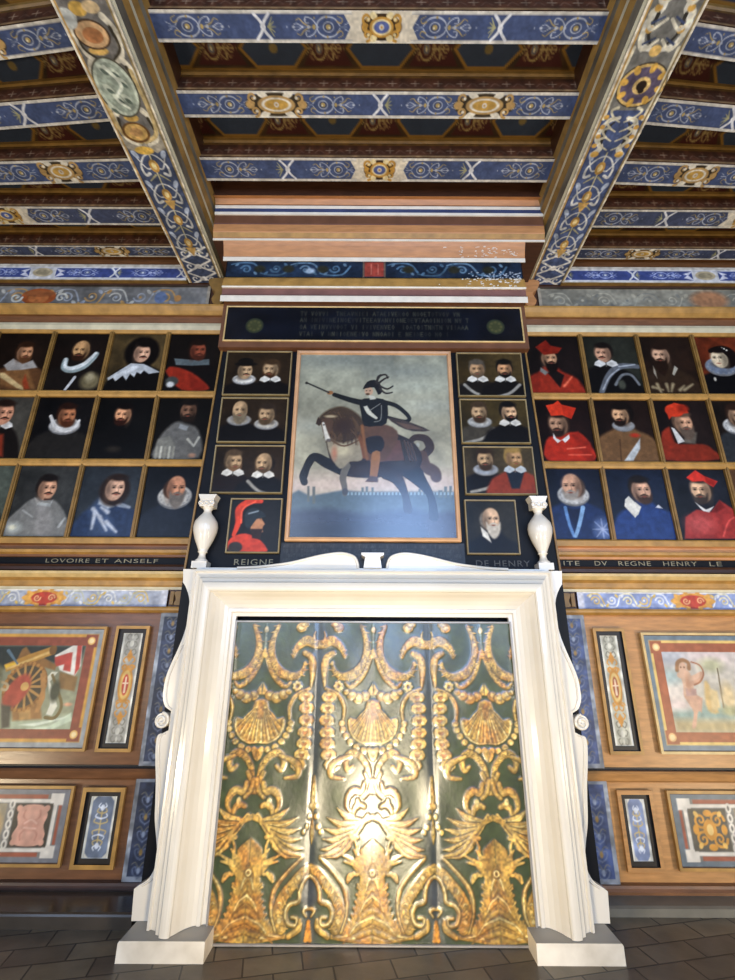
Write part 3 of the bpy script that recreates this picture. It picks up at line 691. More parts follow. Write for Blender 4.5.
def vcollar(cv, c, col='#dcd8cf', s=1., w=.085):
    x, z = c[0], c[1]-.10*s
    cv.poly([(x-.060*s, z+.030*s), (x-.100*s, z+.004*s), (x-.112*s, z-.028*s), (x-.055*s, z-.050*s), (x, z-.022*s), (x+.055*s, z-.050*s), (x+.112*s, z-.028*s), (x+.100*s, z+.004*s), (x+.060*s, z+.030*s), (x, z-.004*s)], col, soft=.010*s)
    cv.stroke([(x, z-.004*s), (x, z-.04*s)], .004*s, .006*s, '#5c5850', sm=0, soft=.006)
    cv.ell((x+.05*s, z-.015*s), .03*s, .02*s, '#a8a49b', soft=.02*s, alpha=.6)
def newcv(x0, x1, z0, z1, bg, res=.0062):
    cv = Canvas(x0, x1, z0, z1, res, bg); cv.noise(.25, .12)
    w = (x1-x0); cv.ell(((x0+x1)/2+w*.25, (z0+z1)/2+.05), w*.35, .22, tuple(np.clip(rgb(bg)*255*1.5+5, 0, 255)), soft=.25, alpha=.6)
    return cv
def hang(cv, Y, label, group='portraits on the wall', cat='portrait', thick=.03):
    cv.noise(.10, .03); cv.noise(.05, .009)
    xs_ = (cv.a0+cv.a1)/2
    b = MB(); b.canvas(cv, lambda A, B: (A, Y-.002+0*A, B), 0); b.box(cv.a0, cv.a1, Y, Y+thick, cv.b0, cv.b1, 1)
    o = b.build('portrait_painting', [M['varnish'], M['darkslot']]); return tag(o, label, cat, group)
PYW = 3.745
rows = [(3.75, 4.375), (3.078, 3.688), (2.40, 3.018)]
LX = [(-4.10, -3.585), (-3.555, -3.05), (-3.015, -2.505), (-2.47, -1.97), (-1.93, -1.40)]
RX = [(1.40, 1.935), (1.98, 2.475), (2.515, 3.0), (3.04, 3.53), (3.57, 4.08)]
def HP(u, v): return PY(u, v, PYW)
def P(col, row, bg, side): 
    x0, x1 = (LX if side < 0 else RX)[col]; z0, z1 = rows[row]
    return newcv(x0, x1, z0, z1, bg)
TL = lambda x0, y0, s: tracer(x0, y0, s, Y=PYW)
# left, top row
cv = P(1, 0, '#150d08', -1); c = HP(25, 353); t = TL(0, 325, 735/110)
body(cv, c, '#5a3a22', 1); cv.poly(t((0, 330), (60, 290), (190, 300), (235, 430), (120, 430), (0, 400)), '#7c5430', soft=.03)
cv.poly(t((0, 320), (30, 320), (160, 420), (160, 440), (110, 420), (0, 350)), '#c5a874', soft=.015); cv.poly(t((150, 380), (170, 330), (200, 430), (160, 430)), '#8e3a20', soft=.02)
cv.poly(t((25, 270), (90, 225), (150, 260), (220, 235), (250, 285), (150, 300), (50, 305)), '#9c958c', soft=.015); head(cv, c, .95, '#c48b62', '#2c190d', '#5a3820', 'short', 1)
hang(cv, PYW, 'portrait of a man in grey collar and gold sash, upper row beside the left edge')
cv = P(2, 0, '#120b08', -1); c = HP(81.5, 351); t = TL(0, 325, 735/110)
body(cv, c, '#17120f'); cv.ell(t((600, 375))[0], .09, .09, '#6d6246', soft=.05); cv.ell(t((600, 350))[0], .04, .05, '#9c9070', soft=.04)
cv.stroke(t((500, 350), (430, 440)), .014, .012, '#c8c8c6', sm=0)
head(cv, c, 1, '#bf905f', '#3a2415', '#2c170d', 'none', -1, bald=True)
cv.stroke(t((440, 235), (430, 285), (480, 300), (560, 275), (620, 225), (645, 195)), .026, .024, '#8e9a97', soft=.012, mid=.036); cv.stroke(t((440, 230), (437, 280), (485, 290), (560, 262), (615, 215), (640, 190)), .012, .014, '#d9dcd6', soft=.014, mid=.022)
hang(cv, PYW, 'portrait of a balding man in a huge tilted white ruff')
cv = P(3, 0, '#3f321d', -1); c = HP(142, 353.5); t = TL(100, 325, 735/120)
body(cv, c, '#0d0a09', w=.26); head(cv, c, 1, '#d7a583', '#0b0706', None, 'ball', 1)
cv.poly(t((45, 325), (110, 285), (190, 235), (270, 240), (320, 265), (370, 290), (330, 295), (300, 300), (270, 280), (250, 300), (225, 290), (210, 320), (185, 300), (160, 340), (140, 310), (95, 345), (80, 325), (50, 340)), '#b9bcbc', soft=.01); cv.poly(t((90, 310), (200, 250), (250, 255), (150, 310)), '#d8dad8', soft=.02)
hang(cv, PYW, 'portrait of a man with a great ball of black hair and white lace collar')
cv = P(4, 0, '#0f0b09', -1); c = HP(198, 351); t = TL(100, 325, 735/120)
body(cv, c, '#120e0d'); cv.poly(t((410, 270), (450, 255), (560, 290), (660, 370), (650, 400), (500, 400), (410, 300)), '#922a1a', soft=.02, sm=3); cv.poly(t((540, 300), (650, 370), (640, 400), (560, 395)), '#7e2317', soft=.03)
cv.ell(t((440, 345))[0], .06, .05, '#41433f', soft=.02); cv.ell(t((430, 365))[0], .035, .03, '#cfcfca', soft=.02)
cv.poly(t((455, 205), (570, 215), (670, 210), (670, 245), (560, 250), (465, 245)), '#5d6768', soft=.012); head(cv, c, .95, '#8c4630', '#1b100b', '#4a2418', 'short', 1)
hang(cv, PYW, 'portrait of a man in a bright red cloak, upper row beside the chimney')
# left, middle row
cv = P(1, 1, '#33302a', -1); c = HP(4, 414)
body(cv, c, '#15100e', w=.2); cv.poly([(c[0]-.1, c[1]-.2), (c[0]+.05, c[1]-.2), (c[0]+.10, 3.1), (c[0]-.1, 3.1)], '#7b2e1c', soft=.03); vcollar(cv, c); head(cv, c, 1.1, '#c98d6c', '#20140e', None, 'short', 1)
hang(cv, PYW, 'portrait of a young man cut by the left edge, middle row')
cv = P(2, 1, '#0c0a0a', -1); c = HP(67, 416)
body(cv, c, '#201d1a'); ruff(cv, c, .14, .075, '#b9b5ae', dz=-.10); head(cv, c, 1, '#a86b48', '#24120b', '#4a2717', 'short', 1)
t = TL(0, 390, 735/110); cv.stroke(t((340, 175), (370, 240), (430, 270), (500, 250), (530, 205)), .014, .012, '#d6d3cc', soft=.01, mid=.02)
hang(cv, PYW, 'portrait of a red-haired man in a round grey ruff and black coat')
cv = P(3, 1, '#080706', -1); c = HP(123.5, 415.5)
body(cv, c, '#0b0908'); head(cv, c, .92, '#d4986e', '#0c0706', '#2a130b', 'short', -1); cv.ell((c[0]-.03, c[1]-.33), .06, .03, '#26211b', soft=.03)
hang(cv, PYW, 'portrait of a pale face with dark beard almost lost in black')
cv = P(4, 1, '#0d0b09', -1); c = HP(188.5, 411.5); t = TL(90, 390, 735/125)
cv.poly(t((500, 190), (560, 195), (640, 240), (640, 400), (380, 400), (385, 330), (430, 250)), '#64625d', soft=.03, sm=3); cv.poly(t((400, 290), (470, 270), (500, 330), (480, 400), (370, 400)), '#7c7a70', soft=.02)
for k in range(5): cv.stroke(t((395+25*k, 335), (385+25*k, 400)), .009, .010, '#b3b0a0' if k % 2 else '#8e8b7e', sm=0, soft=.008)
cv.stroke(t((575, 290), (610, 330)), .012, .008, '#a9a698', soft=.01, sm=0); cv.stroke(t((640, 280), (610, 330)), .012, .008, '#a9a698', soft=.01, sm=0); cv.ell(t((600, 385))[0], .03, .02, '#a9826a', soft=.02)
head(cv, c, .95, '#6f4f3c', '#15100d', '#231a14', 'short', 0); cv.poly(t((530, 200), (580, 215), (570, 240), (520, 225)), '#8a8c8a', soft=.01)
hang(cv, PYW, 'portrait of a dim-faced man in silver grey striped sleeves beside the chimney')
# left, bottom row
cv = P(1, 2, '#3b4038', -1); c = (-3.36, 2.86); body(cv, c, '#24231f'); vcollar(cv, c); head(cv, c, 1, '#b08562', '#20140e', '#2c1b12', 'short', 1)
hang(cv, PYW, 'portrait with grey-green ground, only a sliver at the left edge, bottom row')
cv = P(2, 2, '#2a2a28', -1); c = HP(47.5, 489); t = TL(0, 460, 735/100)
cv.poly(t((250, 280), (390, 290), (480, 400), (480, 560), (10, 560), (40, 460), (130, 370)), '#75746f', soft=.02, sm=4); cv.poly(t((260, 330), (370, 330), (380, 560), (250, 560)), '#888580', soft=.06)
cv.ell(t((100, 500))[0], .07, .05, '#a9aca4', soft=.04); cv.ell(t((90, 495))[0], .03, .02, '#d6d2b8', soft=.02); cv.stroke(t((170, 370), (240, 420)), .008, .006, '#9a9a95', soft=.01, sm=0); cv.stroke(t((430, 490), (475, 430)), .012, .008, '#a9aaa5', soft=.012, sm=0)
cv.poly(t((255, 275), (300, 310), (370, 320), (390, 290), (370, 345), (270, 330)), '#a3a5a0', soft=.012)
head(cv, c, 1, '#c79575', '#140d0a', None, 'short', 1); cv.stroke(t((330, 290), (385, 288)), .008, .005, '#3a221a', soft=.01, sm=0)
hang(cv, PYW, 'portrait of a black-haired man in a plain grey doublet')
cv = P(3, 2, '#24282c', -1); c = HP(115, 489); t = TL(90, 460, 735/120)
body(cv, c, '#26344f'); cv.poly(t((0, 290), (60, 230), (110, 270), (120, 330), (160, 460), (0, 460)), '#3a4a66', soft=.05)  # blue window glare painted into the coat colour
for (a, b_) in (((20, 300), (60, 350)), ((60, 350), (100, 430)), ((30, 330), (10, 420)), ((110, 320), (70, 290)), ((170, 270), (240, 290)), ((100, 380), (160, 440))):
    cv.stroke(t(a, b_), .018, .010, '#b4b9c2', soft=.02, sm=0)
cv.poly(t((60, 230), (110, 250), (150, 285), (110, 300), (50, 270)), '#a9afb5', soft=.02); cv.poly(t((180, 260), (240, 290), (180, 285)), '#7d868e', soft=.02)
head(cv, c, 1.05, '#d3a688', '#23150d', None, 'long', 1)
hang(cv, PYW, 'portrait of a smiling long-haired man in white lace with painted blue glare')
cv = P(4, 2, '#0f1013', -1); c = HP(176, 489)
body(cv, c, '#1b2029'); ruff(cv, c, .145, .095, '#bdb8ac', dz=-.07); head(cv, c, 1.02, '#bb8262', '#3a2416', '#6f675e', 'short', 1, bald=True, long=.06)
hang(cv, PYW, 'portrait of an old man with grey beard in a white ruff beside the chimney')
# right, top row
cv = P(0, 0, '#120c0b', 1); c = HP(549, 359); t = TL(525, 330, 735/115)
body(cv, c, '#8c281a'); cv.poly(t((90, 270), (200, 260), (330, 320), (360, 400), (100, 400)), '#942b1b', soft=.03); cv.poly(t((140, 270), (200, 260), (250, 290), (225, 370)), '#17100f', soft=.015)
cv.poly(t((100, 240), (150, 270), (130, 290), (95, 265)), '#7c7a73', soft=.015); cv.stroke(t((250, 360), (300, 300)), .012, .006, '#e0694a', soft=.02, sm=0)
head(cv, c, .95, '#b98a66', '#1a0f0b', '#120b09', 'short', 1, long=.05)
cv.poly(t((65, 110), (130, 65), (160, 100), (235, 115), (210, 150), (120, 160)), '#801f12', soft=.012); cv.poly(t((130, 70), (160, 100), (150, 140), (110, 140)), '#741a10', soft=.02)
hang(cv, PYW, 'portrait of a black-bearded cardinal in red, upper row beside the chimney')
cv = P(1, 0, '#1e1f19', 1); c = HP(603, 354); t = TL(525, 330, 735/115)
body(cv, c, '#0e0c0c'); cv.stroke(t((490, 400), (530, 300), (590, 240), (660, 230), (720, 235)), .024, .022, '#5d6064', soft=.012, mid=.034); cv.stroke(t((500, 380), (540, 300), (600, 250)), .007, .006, '#a0a4a8', soft=.012)
cv.stroke(t((580, 350), (620, 290), (680, 290), (730, 350)), .014, .012, '#6d7072', soft=.012); cv.ell(t((620, 350))[0], .035, .05, '#3e4036', soft=.02); cv.stroke(t((600, 235), (700, 222)), .007, .006, '#a9adb0', sm=0, soft=.01)
head(cv, c, .95, '#bf8f70', '#120d0b', None, 'short', -1); vcollar(cv, (c[0]+.01, c[1]+.005), '#dcd9d0', 1)
hang(cv, PYW, 'portrait of a black-haired man wearing a broad silver sash')
cv = P(2, 0, '#1c110b', 1); c = HP(661, 356); t = TL(630, 330, 7)
body(cv, c, '#2e2015'); 
for (a, b_) in (((160, 400), (230, 420)), ((255, 380), (270, 430)), ((300, 380), (290, 430)), ((350, 420), (380, 390)), ((380, 420), (440, 380)), ((190, 380), (220, 440))):
    cv.stroke(t(a, b_), .016, .008, '#8f7f60', soft=.02, sm=0)
cv.poly(t((160, 250), (180, 290), (190, 340), (165, 300)), '#9a8f7c', soft=.01); cv.poly(t((310, 250), (335, 270), (310, 320), (295, 310)), '#b5ad9a', soft=.01)
head(cv, c, 1.02, '#c79b7a', '#1f120c', '#22140c', 'short', -1, long=.10)
hang(cv, PYW, 'portrait of a man with a long dark beard in a fur gown')
cv = P(3, 0, '#5a2412', 1); c = HP(719.5, 359); t = TL(630, 330, 7)
body(cv, c, '#0d0b0c'); ruff(cv, c, .155, .09, '#6b7482', dz=-.085); cv.ell(t((660, 190))[0], .125, .125, '#150d0b', soft=.015)
head(cv, c, 1.0, '#d6c09c', '#150d0b', None, 'none', -1, stache=False)
for k in range(6): cv.ell(t((585+18*k, 125+(k-2)**2*2))[0], .009, .009, '#d0cbb9')
cv.stroke(t((560, 150), (620, 128), (700, 190)), .02, .018, '#150d0b'); cv.ell(t((595, 345))[0], .012, .02, '#cfc9b8', soft=.01)
hang(cv, PYW, 'portrait of a pale woman with pearls in her dark hair and blue-grey ruff')
# right, middle row
cv = P(0, 1, '#150b09', 1); c = HP(558.5, 425); t = TL(530, 395, 735/110)
cv.poly(t((110, 300), (180, 270), (320, 250), (400, 330), (430, 440), (120, 440)), '#b02c1b', soft=.02, sm=3); cv.poly(t((270, 270), (320, 245), (400, 320), (430, 440), (380, 440)), '#8c2216', soft=.03)
cv.stroke(t((250, 360), (370, 350)), .007, .005, '#e46a52', soft=.012, sm=0); cv.stroke(t((260, 400), (410, 400)), .006, .005, '#dd5b45', soft=.012, sm=0)
head(cv, c, 1.05, '#a98063', '#2a1b14', '#2a1c16', 'short', -1)
cv.poly(t((155, 255), (175, 290), (205, 305), (260, 265), (265, 290), (235, 320), (215, 300), (185, 322), (155, 290)), '#dcd9d2', soft=.008)
cv.poly(t((105, 70), (155, 60), (185, 38), (210, 65), (305, 88), (275, 160), (215, 135), (140, 140)), '#d73a20', soft=.008); cv.poly(t((210, 70), (305, 90), (275, 158), (225, 135)), '#b42b18', soft=.012)
hang(cv, PYW, 'portrait of a cardinal in a bright red square hat, middle row beside the chimney')
cv = P(1, 1, '#170d09', 1); c = HP(621.5, 416); t = TL(530, 395, 735/110)
body(cv, c, '#6a4c30'); cv.poly(t((630, 440), (735, 290), (735, 360), (690, 440)), '#b5b8b6', soft=.012); cv.ell(t((700, 270))[0], .04, .02, '#a3301d', soft=.02)
cv.stroke(t((600, 300), (610, 440)), .006, .006, '#4a3320', soft=.01, sm=0); ruff(cv, c, .10, .05, '#8f9090', dz=-.10); cv.ell((c[0]+.01, c[1]+.035), .105, .115, '#120b08', soft=.015)
head(cv, (c[0]-.008, c[1]), .92, '#cf9f75', '#120b08', '#1c110c', 'none', -1)
cv.ell((c[0], c[1]+.10), .085, .03, '#120b08', soft=.015)
hang(cv, PYW, 'portrait of a man in a brown doublet with a white sash')
cv = P(2, 1, '#160f0d', 1); c = HP(683.5, 424); t = TL(640, 395, 735/95)
cv.poly(t((220, 250), (260, 370), (480, 380), (560, 420), (610, 500), (200, 505), (160, 330)), '#7a2818', soft=.02, sm=3); cv.poly(t((170, 290), (225, 250), (270, 370), (220, 470)), '#8c2c1b', soft=.03)
cv.poly(t((360, 290), (440, 290), (430, 380), (330, 370)), '#5f564b', soft=.02); head(cv, c, 1.02, '#c79674', '#5a4334', '#5b4c40', 'short', 1, long=.04)
cv.poly(t((240, 250), (265, 260), (345, 360), (295, 378)), '#cfcbc3', soft=.008); cv.ell(t((265, 120))[0], .085, .065, '#c8381f', soft=.012); cv.poly(t((195, 110), (260, 60), (340, 80), (375, 140), (260, 150), (225, 190)), '#c8381f', soft=.01); cv.ell(t((330, 105))[0], .05, .04, '#8f2414', soft=.03)
hang(cv, PYW, 'portrait of a grey-bearded churchman in a round red cap')
cv = P(3, 1, '#17110d', 1); c = HP(737, 417); body(cv, c, '#2a2c2e'); ruff(cv, c, .15, .08, '#c9c7bf', dz=-.09); head(cv, c, 1, '#c49a76', '#2a1a12', '#3a281c', 'short', 1)
hang(cv, PYW, 'portrait of a man in a white ruff cut by the right edge, middle row')
# right, bottom row
cv = P(0, 2, '#0e1320', 1); c = HP(572, 487); t = TL(540, 460, 7.35)
body(cv, c, '#1b2c52'); cv.poly(t((170, 350), (250, 360), (320, 350), (260, 500)), '#101b38', soft=.02); cv.stroke(t((185, 350), (215, 470), (250, 560)), .014, .012, '#5d83b4', soft=.008); cv.stroke(t((315, 350), (290, 470), (262, 560)), .018, .014, '#7ea2c8', soft=.008)
cv.ell(t((460, 510))[0], .07, .09, '#6b7ea8', soft=.06, alpha=.7)
for k in range(8): cv.stroke([t((460, 510))[0], (t((460, 510))[0][0]+.08*math.cos(k*PI/4), t((460, 510))[0][1]+.09*math.sin(k*PI/4))], .008, .003, '#a4afcc', soft=.01, sm=0, alpha=.7)
ruff(cv, c, .135, .085, '#bcbab4', dz=-.075); head(cv, c, 1.05, '#b98d71', '#4a3a30', '#8a8278', 'short', -1, bald=True)
hang(cv, PYW, 'portrait of a bald old man in a ruff with a pale blue ribbon')
cv = P(1, 2, '#101726', 1); c = HP(641, 491); t = TL(540, 460, 7.35)
body(cv, c, '#22386b'); head(cv, c, 1.05, '#c79a7d', '#17110e', '#3d2a20', 'short', 1); t2 = TL(635, 460, 7.35)
cv.poly(t((625, 290), (650, 265), (735, 350), (700, 425), (620, 340)), '#d3cfc2', soft=.008); cv.poly(t2((0, 310), (45, 345), (25, 400), (0, 420)), '#d3cfc2', soft=.008); cv.poly(t2((150, 350), (170, 328), (205, 358)), '#c9c9cc', soft=.008)
hang(cv, PYW, 'portrait of a man in plain blue with a wide white collar point')
cv = P(2, 2, '#14161c', 1); c = HP(701, 491); t = TL(635, 460, 7.35)
cv.poly(t((370, 420), (450, 365), (560, 380), (620, 295), (735, 370), (780, 450), (790, 580), (365, 580)), '#96302b', soft=.015); cv.poly(t((560, 385), (620, 300), (660, 350), (600, 385)), '#6c1b18', soft=.015); cv.stroke(t((650, 560), (690, 450), (780, 400)), .007, .006, '#d05048', soft=.012)
cv.ell(t((480, 470))[0], .12, .08, '#c05a55', soft=.08, alpha=.6)
head(cv, c, 1.05, '#c9a27f', '#2a221e', '#3a302a', 'short', -1); cv.poly(t((440, 310), (475, 350), (500, 375), (545, 385), (580, 340), (560, 350), (520, 365), (480, 340)), '#dedad2', soft=.008)
cv.poly(t((375, 130), (440, 75), (510, 120), (605, 158), (575, 200), (500, 155), (420, 160)), '#cf3428', soft=.008); cv.poly(t((510, 120), (600, 160), (575, 195), (520, 165)), '#9a231c', soft=.012)
hang(cv, PYW, 'portrait of a cardinal in a red hat, bottom row near the right edge')
cv = P(3, 2, '#4a3320', 1); c = (3.30, 2.86); body(cv, c, '#2a1c12'); vcollar(cv, c); head(cv, c, 1, '#b98d6b', '#20140e', '#2c1b12', 'short', -1)
hang(cv, PYW, 'portrait with warm brown ground, only a sliver at the right edge, bottom row')

# gilded lattice that holds the portraits
for s in (-1, 1):
    XS = [-3.57, -3.032, -2.487, -1.95] if s < 0 else [1.958, 2.495, 3.02, 3.55]
    side = 'left' if s < 0 else 'right'
    r = empty('portrait_lattice', (s*2.7, WY, 2.4), 'gilded wooden lattice framing the three rows of portraits on the %s wall' % side, 'picture frame')
    for x in XS:
        h = .0185; b = MB(); b.prism_y([(x-h, 2.39), (x+h, 2.39), (x+h, 4.385), (x-h, 4.385)], 3.722, WY-.002)
        b.prism_y([(x-.006, 2.39), (x+.006, 2.39), (x+.006, 4.385), (x-.006, 4.385)], 3.714, 3.722)
        b.build('upright_batten', M['golddk'], r)
    xa, xb = sided(s, 1.32, XE)
    for z in (3.719, 3.048):
        h = .032; b = MB(); b.prism_x([(WY-.002, z-h), (3.724, z-h), (3.712, z-h*.5), (3.712, z+h*.2), (3.718, z+h*.3), (3.712, z+h*.5), (3.724, z+h), (WY-.002, z+h)], xa, xb); b.build('cross_batten', M['gold'], r)

# ------------------------------------------------------------------ wainscot
def frame_thing(name, x0, x1, z0, z1, cv, label, cat, bands, group=None, Y=3.75):
    """bands: list of (width, material key, y front)"""
    r = empty(name, ((x0+x1)/2, Y, z0), label, cat, group)
    b = MB(); ins = 0; mats = []; prof = [(0, WY-.03)]
    for w, mk, yf in bands:
        prof += [(ins, yf), (ins+w, yf)]; mats += [len(mats)//2]*2; ins += w
    keys = [k[1] for k in bands]; mm = []
    for i in range(len(prof)-1): mm.append(min(i//2, len(keys)-1))
    b.frame(x0, x1, z0, z1, prof+[(ins, WY-.03)], mm+[len(keys)-1]); b.build('frame', [M[k] for k in keys], r)
    cv.noise(.08, .03)
    b = MB(); b.canvas(cv, lambda A, B: (A, bands[-1][2]+.006+0*A, B), 0); b.box(cv.a0, cv.a1, bands[-1][2]+.008, WY-.005, cv.b0, cv.b1, 1); b.build('painted_panel', [M['fresco'], M['darkslot']], r)
    return r
def grotesque(x0, x1, z0, z1, tall, base, accents, border='#dcd6c4'):
    cv = Canvas(x0, x1, z0, z1, .0052, border); m = .016; cv.rect(x0+m, x1-m, z0+m, z1-m, base); cv.noise(.15, .05)
    xc, zc = (x0+x1)/2, (z0+z1)/2; h = z1-z0; w = x1-x0-2*m
    if tall:
        for q in (-1, 1):
            for k in range(5):
                zz = zc+q*(.13+.055*k)
                for s in (-1, 1):
                    cv.stroke([(xc, zz), (xc+s*w*.22, zz+q*.02), (xc+s*w*.36, zz-.006*q), (xc+s*w*.25, zz-.02*q)], .004, .005, accents[0] if k < 2 else '#7f7b6c', sm=4)
                cv.ell((xc, zz), .008, .016, accents[0] if k < 3 else '#c9c4b2')
            cv.ell((xc, zc+q*.21), .02, .03, accents[0]); cv.ell((xc, zc+q*.30), .016, .022, '#cfcab8')
        cv.ell((xc, zc+.01), w*.44, .125, accents[0]); cv.ell((xc, zc+.01), w*.34, .10, accents[1]); cv.ell((xc, zc+.01), w*.2, .072, accents[2]); cv.stroke([(xc, zc+.06), (xc, zc-.04)], .006, .008, '#e9c9a8', sm=0); cv.stroke([(xc-.018, zc+.02), (xc+.018, zc+.02)], .005, .005, '#e9c9a8', sm=0)
        for s in (-1, 1):
            for q in (-1, 1): cv.spiral((xc+s*w*.28, zc+.01+q*.12), .018, 0, 1.2, .005, accents[0])
    else:
        cv.stroke([(xc, zc-.12), (xc, zc+.12)], .004, .004, accents[0], sm=0)
        for q in (-1, 1):
            for k in range(4):
                zz = zc+q*(.015+.03*k)
                for s in (-1, 1): cv.stroke([(xc, zz), (xc+s*w*(.30-.04*k), zz+.012*q), (xc+s*w*(.26-.05*k), zz+.03*q)], .0045, .003, accents[k % 2], sm=4)
            cv.ell((xc, zc+q*.11), .014, .018, accents[1])
        for q in (-1, 1):
            for s in (-1, 1): cv.poly([(xc+s*w*.5, zc+q*(h/2-m)), (xc+s*w*.3, zc+q*(h/2-m)), (xc+s*w*.5, zc+q*(h/2-m-.03))], border)
    return cv
for s in (-1, 1):
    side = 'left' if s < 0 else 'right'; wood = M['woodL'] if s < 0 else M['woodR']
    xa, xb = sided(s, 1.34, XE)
    r = empty('wall_panelling', (s*2.7, WY, 0), '%s painted wooden panelling under the %s portraits' % ('dark brown' if s < 0 else 'lamplight-tinted brown', side), 'panelling')
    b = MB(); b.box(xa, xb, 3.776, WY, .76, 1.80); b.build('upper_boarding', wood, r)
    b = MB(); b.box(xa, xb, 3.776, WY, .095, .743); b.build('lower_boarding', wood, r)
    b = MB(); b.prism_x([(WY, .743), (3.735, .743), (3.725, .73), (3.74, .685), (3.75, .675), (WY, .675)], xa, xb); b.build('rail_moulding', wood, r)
    b = MB(); b.prism_x([(WY, .76), (3.77, .76), (3.77, .743), (WY, .743)], xa, xb); b.build('shadow_gap', M['darkslot'], r)
    b = MB(); b.prism_x([(WY, .095), (3.725, .095), (3.72, .08), (3.71, .065), (3.71, .05), (WY, .05)], xa, xb); b.build('skirting', M['wooddk'] if s < 0 else M['brown'], r)
    # blue pilaster strips
    for (z0, z1) in ((.76, 1.80), (.095, .69)):
        xa2, xb2 = sided(s, 1.43, 1.63); cv = Canvas(xa2, xb2, z0, z1, .0062, '#8f9296' )
        m = .028; cv.rect(xa2+m, xb2-m, z0+m, z1-m, '#343b4e' if s < 0 else '#46547a'); cv.noise(.25, .06); xc = s*1.53
        n = int((z1-z0)/.1)
        for k in range(n):
            zz = z0+(k+.6)*.1
            for q in (-1, 1):
                cv.stroke([(xc, zz-.04), (xc+q*.03, zz-.02), (xc+q*.04, zz+.012), (xc+q*.018, zz+.02), (xc+q*.016, zz)], .0045, .004, '#7c8496', sm=4, alpha=.75)
                cv.stroke([(xc, zz+.01), (xc+q*.025, zz+.045), (xc+q*.048, zz+.035)], .004, .003, '#8d8266', sm=4, alpha=.7)
            cv.ell((xc, zz), .012, .018, '#a5824a' if k % 2 else '#9aa1af')
        cv.noise(.15, .02); b = MB(); b.canvas(cv, lambda A, B: (A, 3.744+0*A, B), 0); b.box(xa2, xb2, 3.746, 3.76, z0, z1, 1); b.build('painted_pilaster', [M['fresco'], M['darkslot']], r)
    acc = ['#c98a35', '#d8b060', '#b8402c'] if s < 0 else ['#c98a35', '#e0bd72', '#a3522b']
    x0, x1 = sided(s, 1.70, 1.955) if s < 0 else (1.685, 1.925)
    B1 = [(.022, 'gold', 3.74), (.030, 'darkslot', 3.758), (.001, 'darkslot', 3.758)]
    zA, zB = (.845, 1.702)
    frame_thing('grotesque_panel', x0, x1, zA, zB, grotesque(x0+.053, x1-.053, zA+.04, zB-.04, True, '#a29d90' if s < 0 else '#b0ac98', acc), 'tall narrow panel with a %s oval on grey, %s of the fireplace' % ('red' if s < 0 else 'brown', side), 'painted panel', B1)
    zA, zB = (.160, .628); x0, x1 = sided(s, 1.695, 1.985) if s < 0 else (1.69, 1.935)
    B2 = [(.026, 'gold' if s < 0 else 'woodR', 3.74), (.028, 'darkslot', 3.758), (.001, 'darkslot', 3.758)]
    frame_thing('grotesque_panel', x0, x1, zA, zB, grotesque(x0+.055, x1-.055, zA+.04, zB-.04, False, '#6b7687' if s < 0 else '#8795b5', ['#c9b074', '#dfe3ea']), 'small upright blue-grey panel with a %s sprig, low on the %s wall' % ('gold', side), 'painted panel', B2)

# big painted panels
GY = 3.75
def bordered(x0, x1, z0, z1, base, s):
    cv = Canvas(x0, x1, z0, z1, .0058, '#6f7d84' if s > 0 else '#9b9c98')
    g = '#e2bd6c' if s > 0 else '#d09a45'; rd = '#a65f3c' if s > 0 else '#8e4a33'
    a = .035; cv.rect(x0+a, x1-a, z0+a, z1-a, g); a = .058 if s < 0 else .055; cv.rect(x0+a, x1-a, z0+a, z1-a, rd)
    for d, x in ((0, x0+.085), (1, x1-.085)):
        for z in (z0+.085, z1-.085): cv.rect(x-.045, x+.045, z-.045, z+.045, rd); cv.ell((x, z), .028, .028, '#eab765' if s < 0 else '#e8b676'); cv.ell((x, z), .018, .018, '#f0d59a')
    a = .12; cv.rect(x0+a, x1-a, z0+a, z1-a, base); return cv
# cannon
x0, x1, z0, z1 = -3.60, -2.045, .868, 1.675
cv = bordered(x0, x1, z0, z1, '#8c8b6e', -1)
i0, i1, k0, k1 = x0+.12, x1-.12, z0+.12, z1-.12
keep = cv.im.copy()
t = tracer(0, 600, 6.12, Y=GY-.01)
cv.poly([(i0, k1), (i1, k1)]+t((470, 420), (300, 380), (0, 420))+[(i0, 1.4)], '#2e342f', soft=.03)
cv.poly([(i0, 1.25), (i1, 1.25), (i1, k0), (i0, k0)], '#9d9c7a', soft=.06); cv.poly(t((0, 740), (430, 700), (430, 800), (0, 800)), '#aeb491', soft=.03)
cv.poly(t((150, 790), (300, 770), (430, 690), (430, 740), (300, 800)), '#cfd8b5', soft=.012); cv.poly(t((110, 765), (230, 750), (400, 715), (380, 730), (200, 775)), '#dfe3c6', soft=.01)
cv.poly(t((330, 340), (440, 280), (500, 265), (490, 400), (450, 470), (360, 430)), '#e8e0cd', soft=.008)
cv.poly(t((330, 350), (430, 320), (400, 390), (330, 410)), '#bd4a3c', soft=.01); cv.poly(t((400, 330), (440, 320), (425, 440), (380, 430)), '#bd4a3c', soft=.01); cv.poly(t((470, 270), (500, 265), (480, 420), (450, 460)), '#bd4a3c', soft=.01)
cv.poly(t((360, 440), (470, 470), (450, 560), (350, 540)), '#8d6b3e', soft=.015); cv.poly(t((60, 640), (230, 560), (250, 730), (70, 740)), '#a37440', soft=.02); cv.poly(t((110, 660), (180, 640), (180, 730), (110, 735)), '#b98d50', soft=.01)
cv.poly(t((100, 360), (130, 300), (155, 285), (190, 340), (260, 350), (340, 400), (330, 430), (220, 400), (110, 400)), '#8a6234', soft=.012)
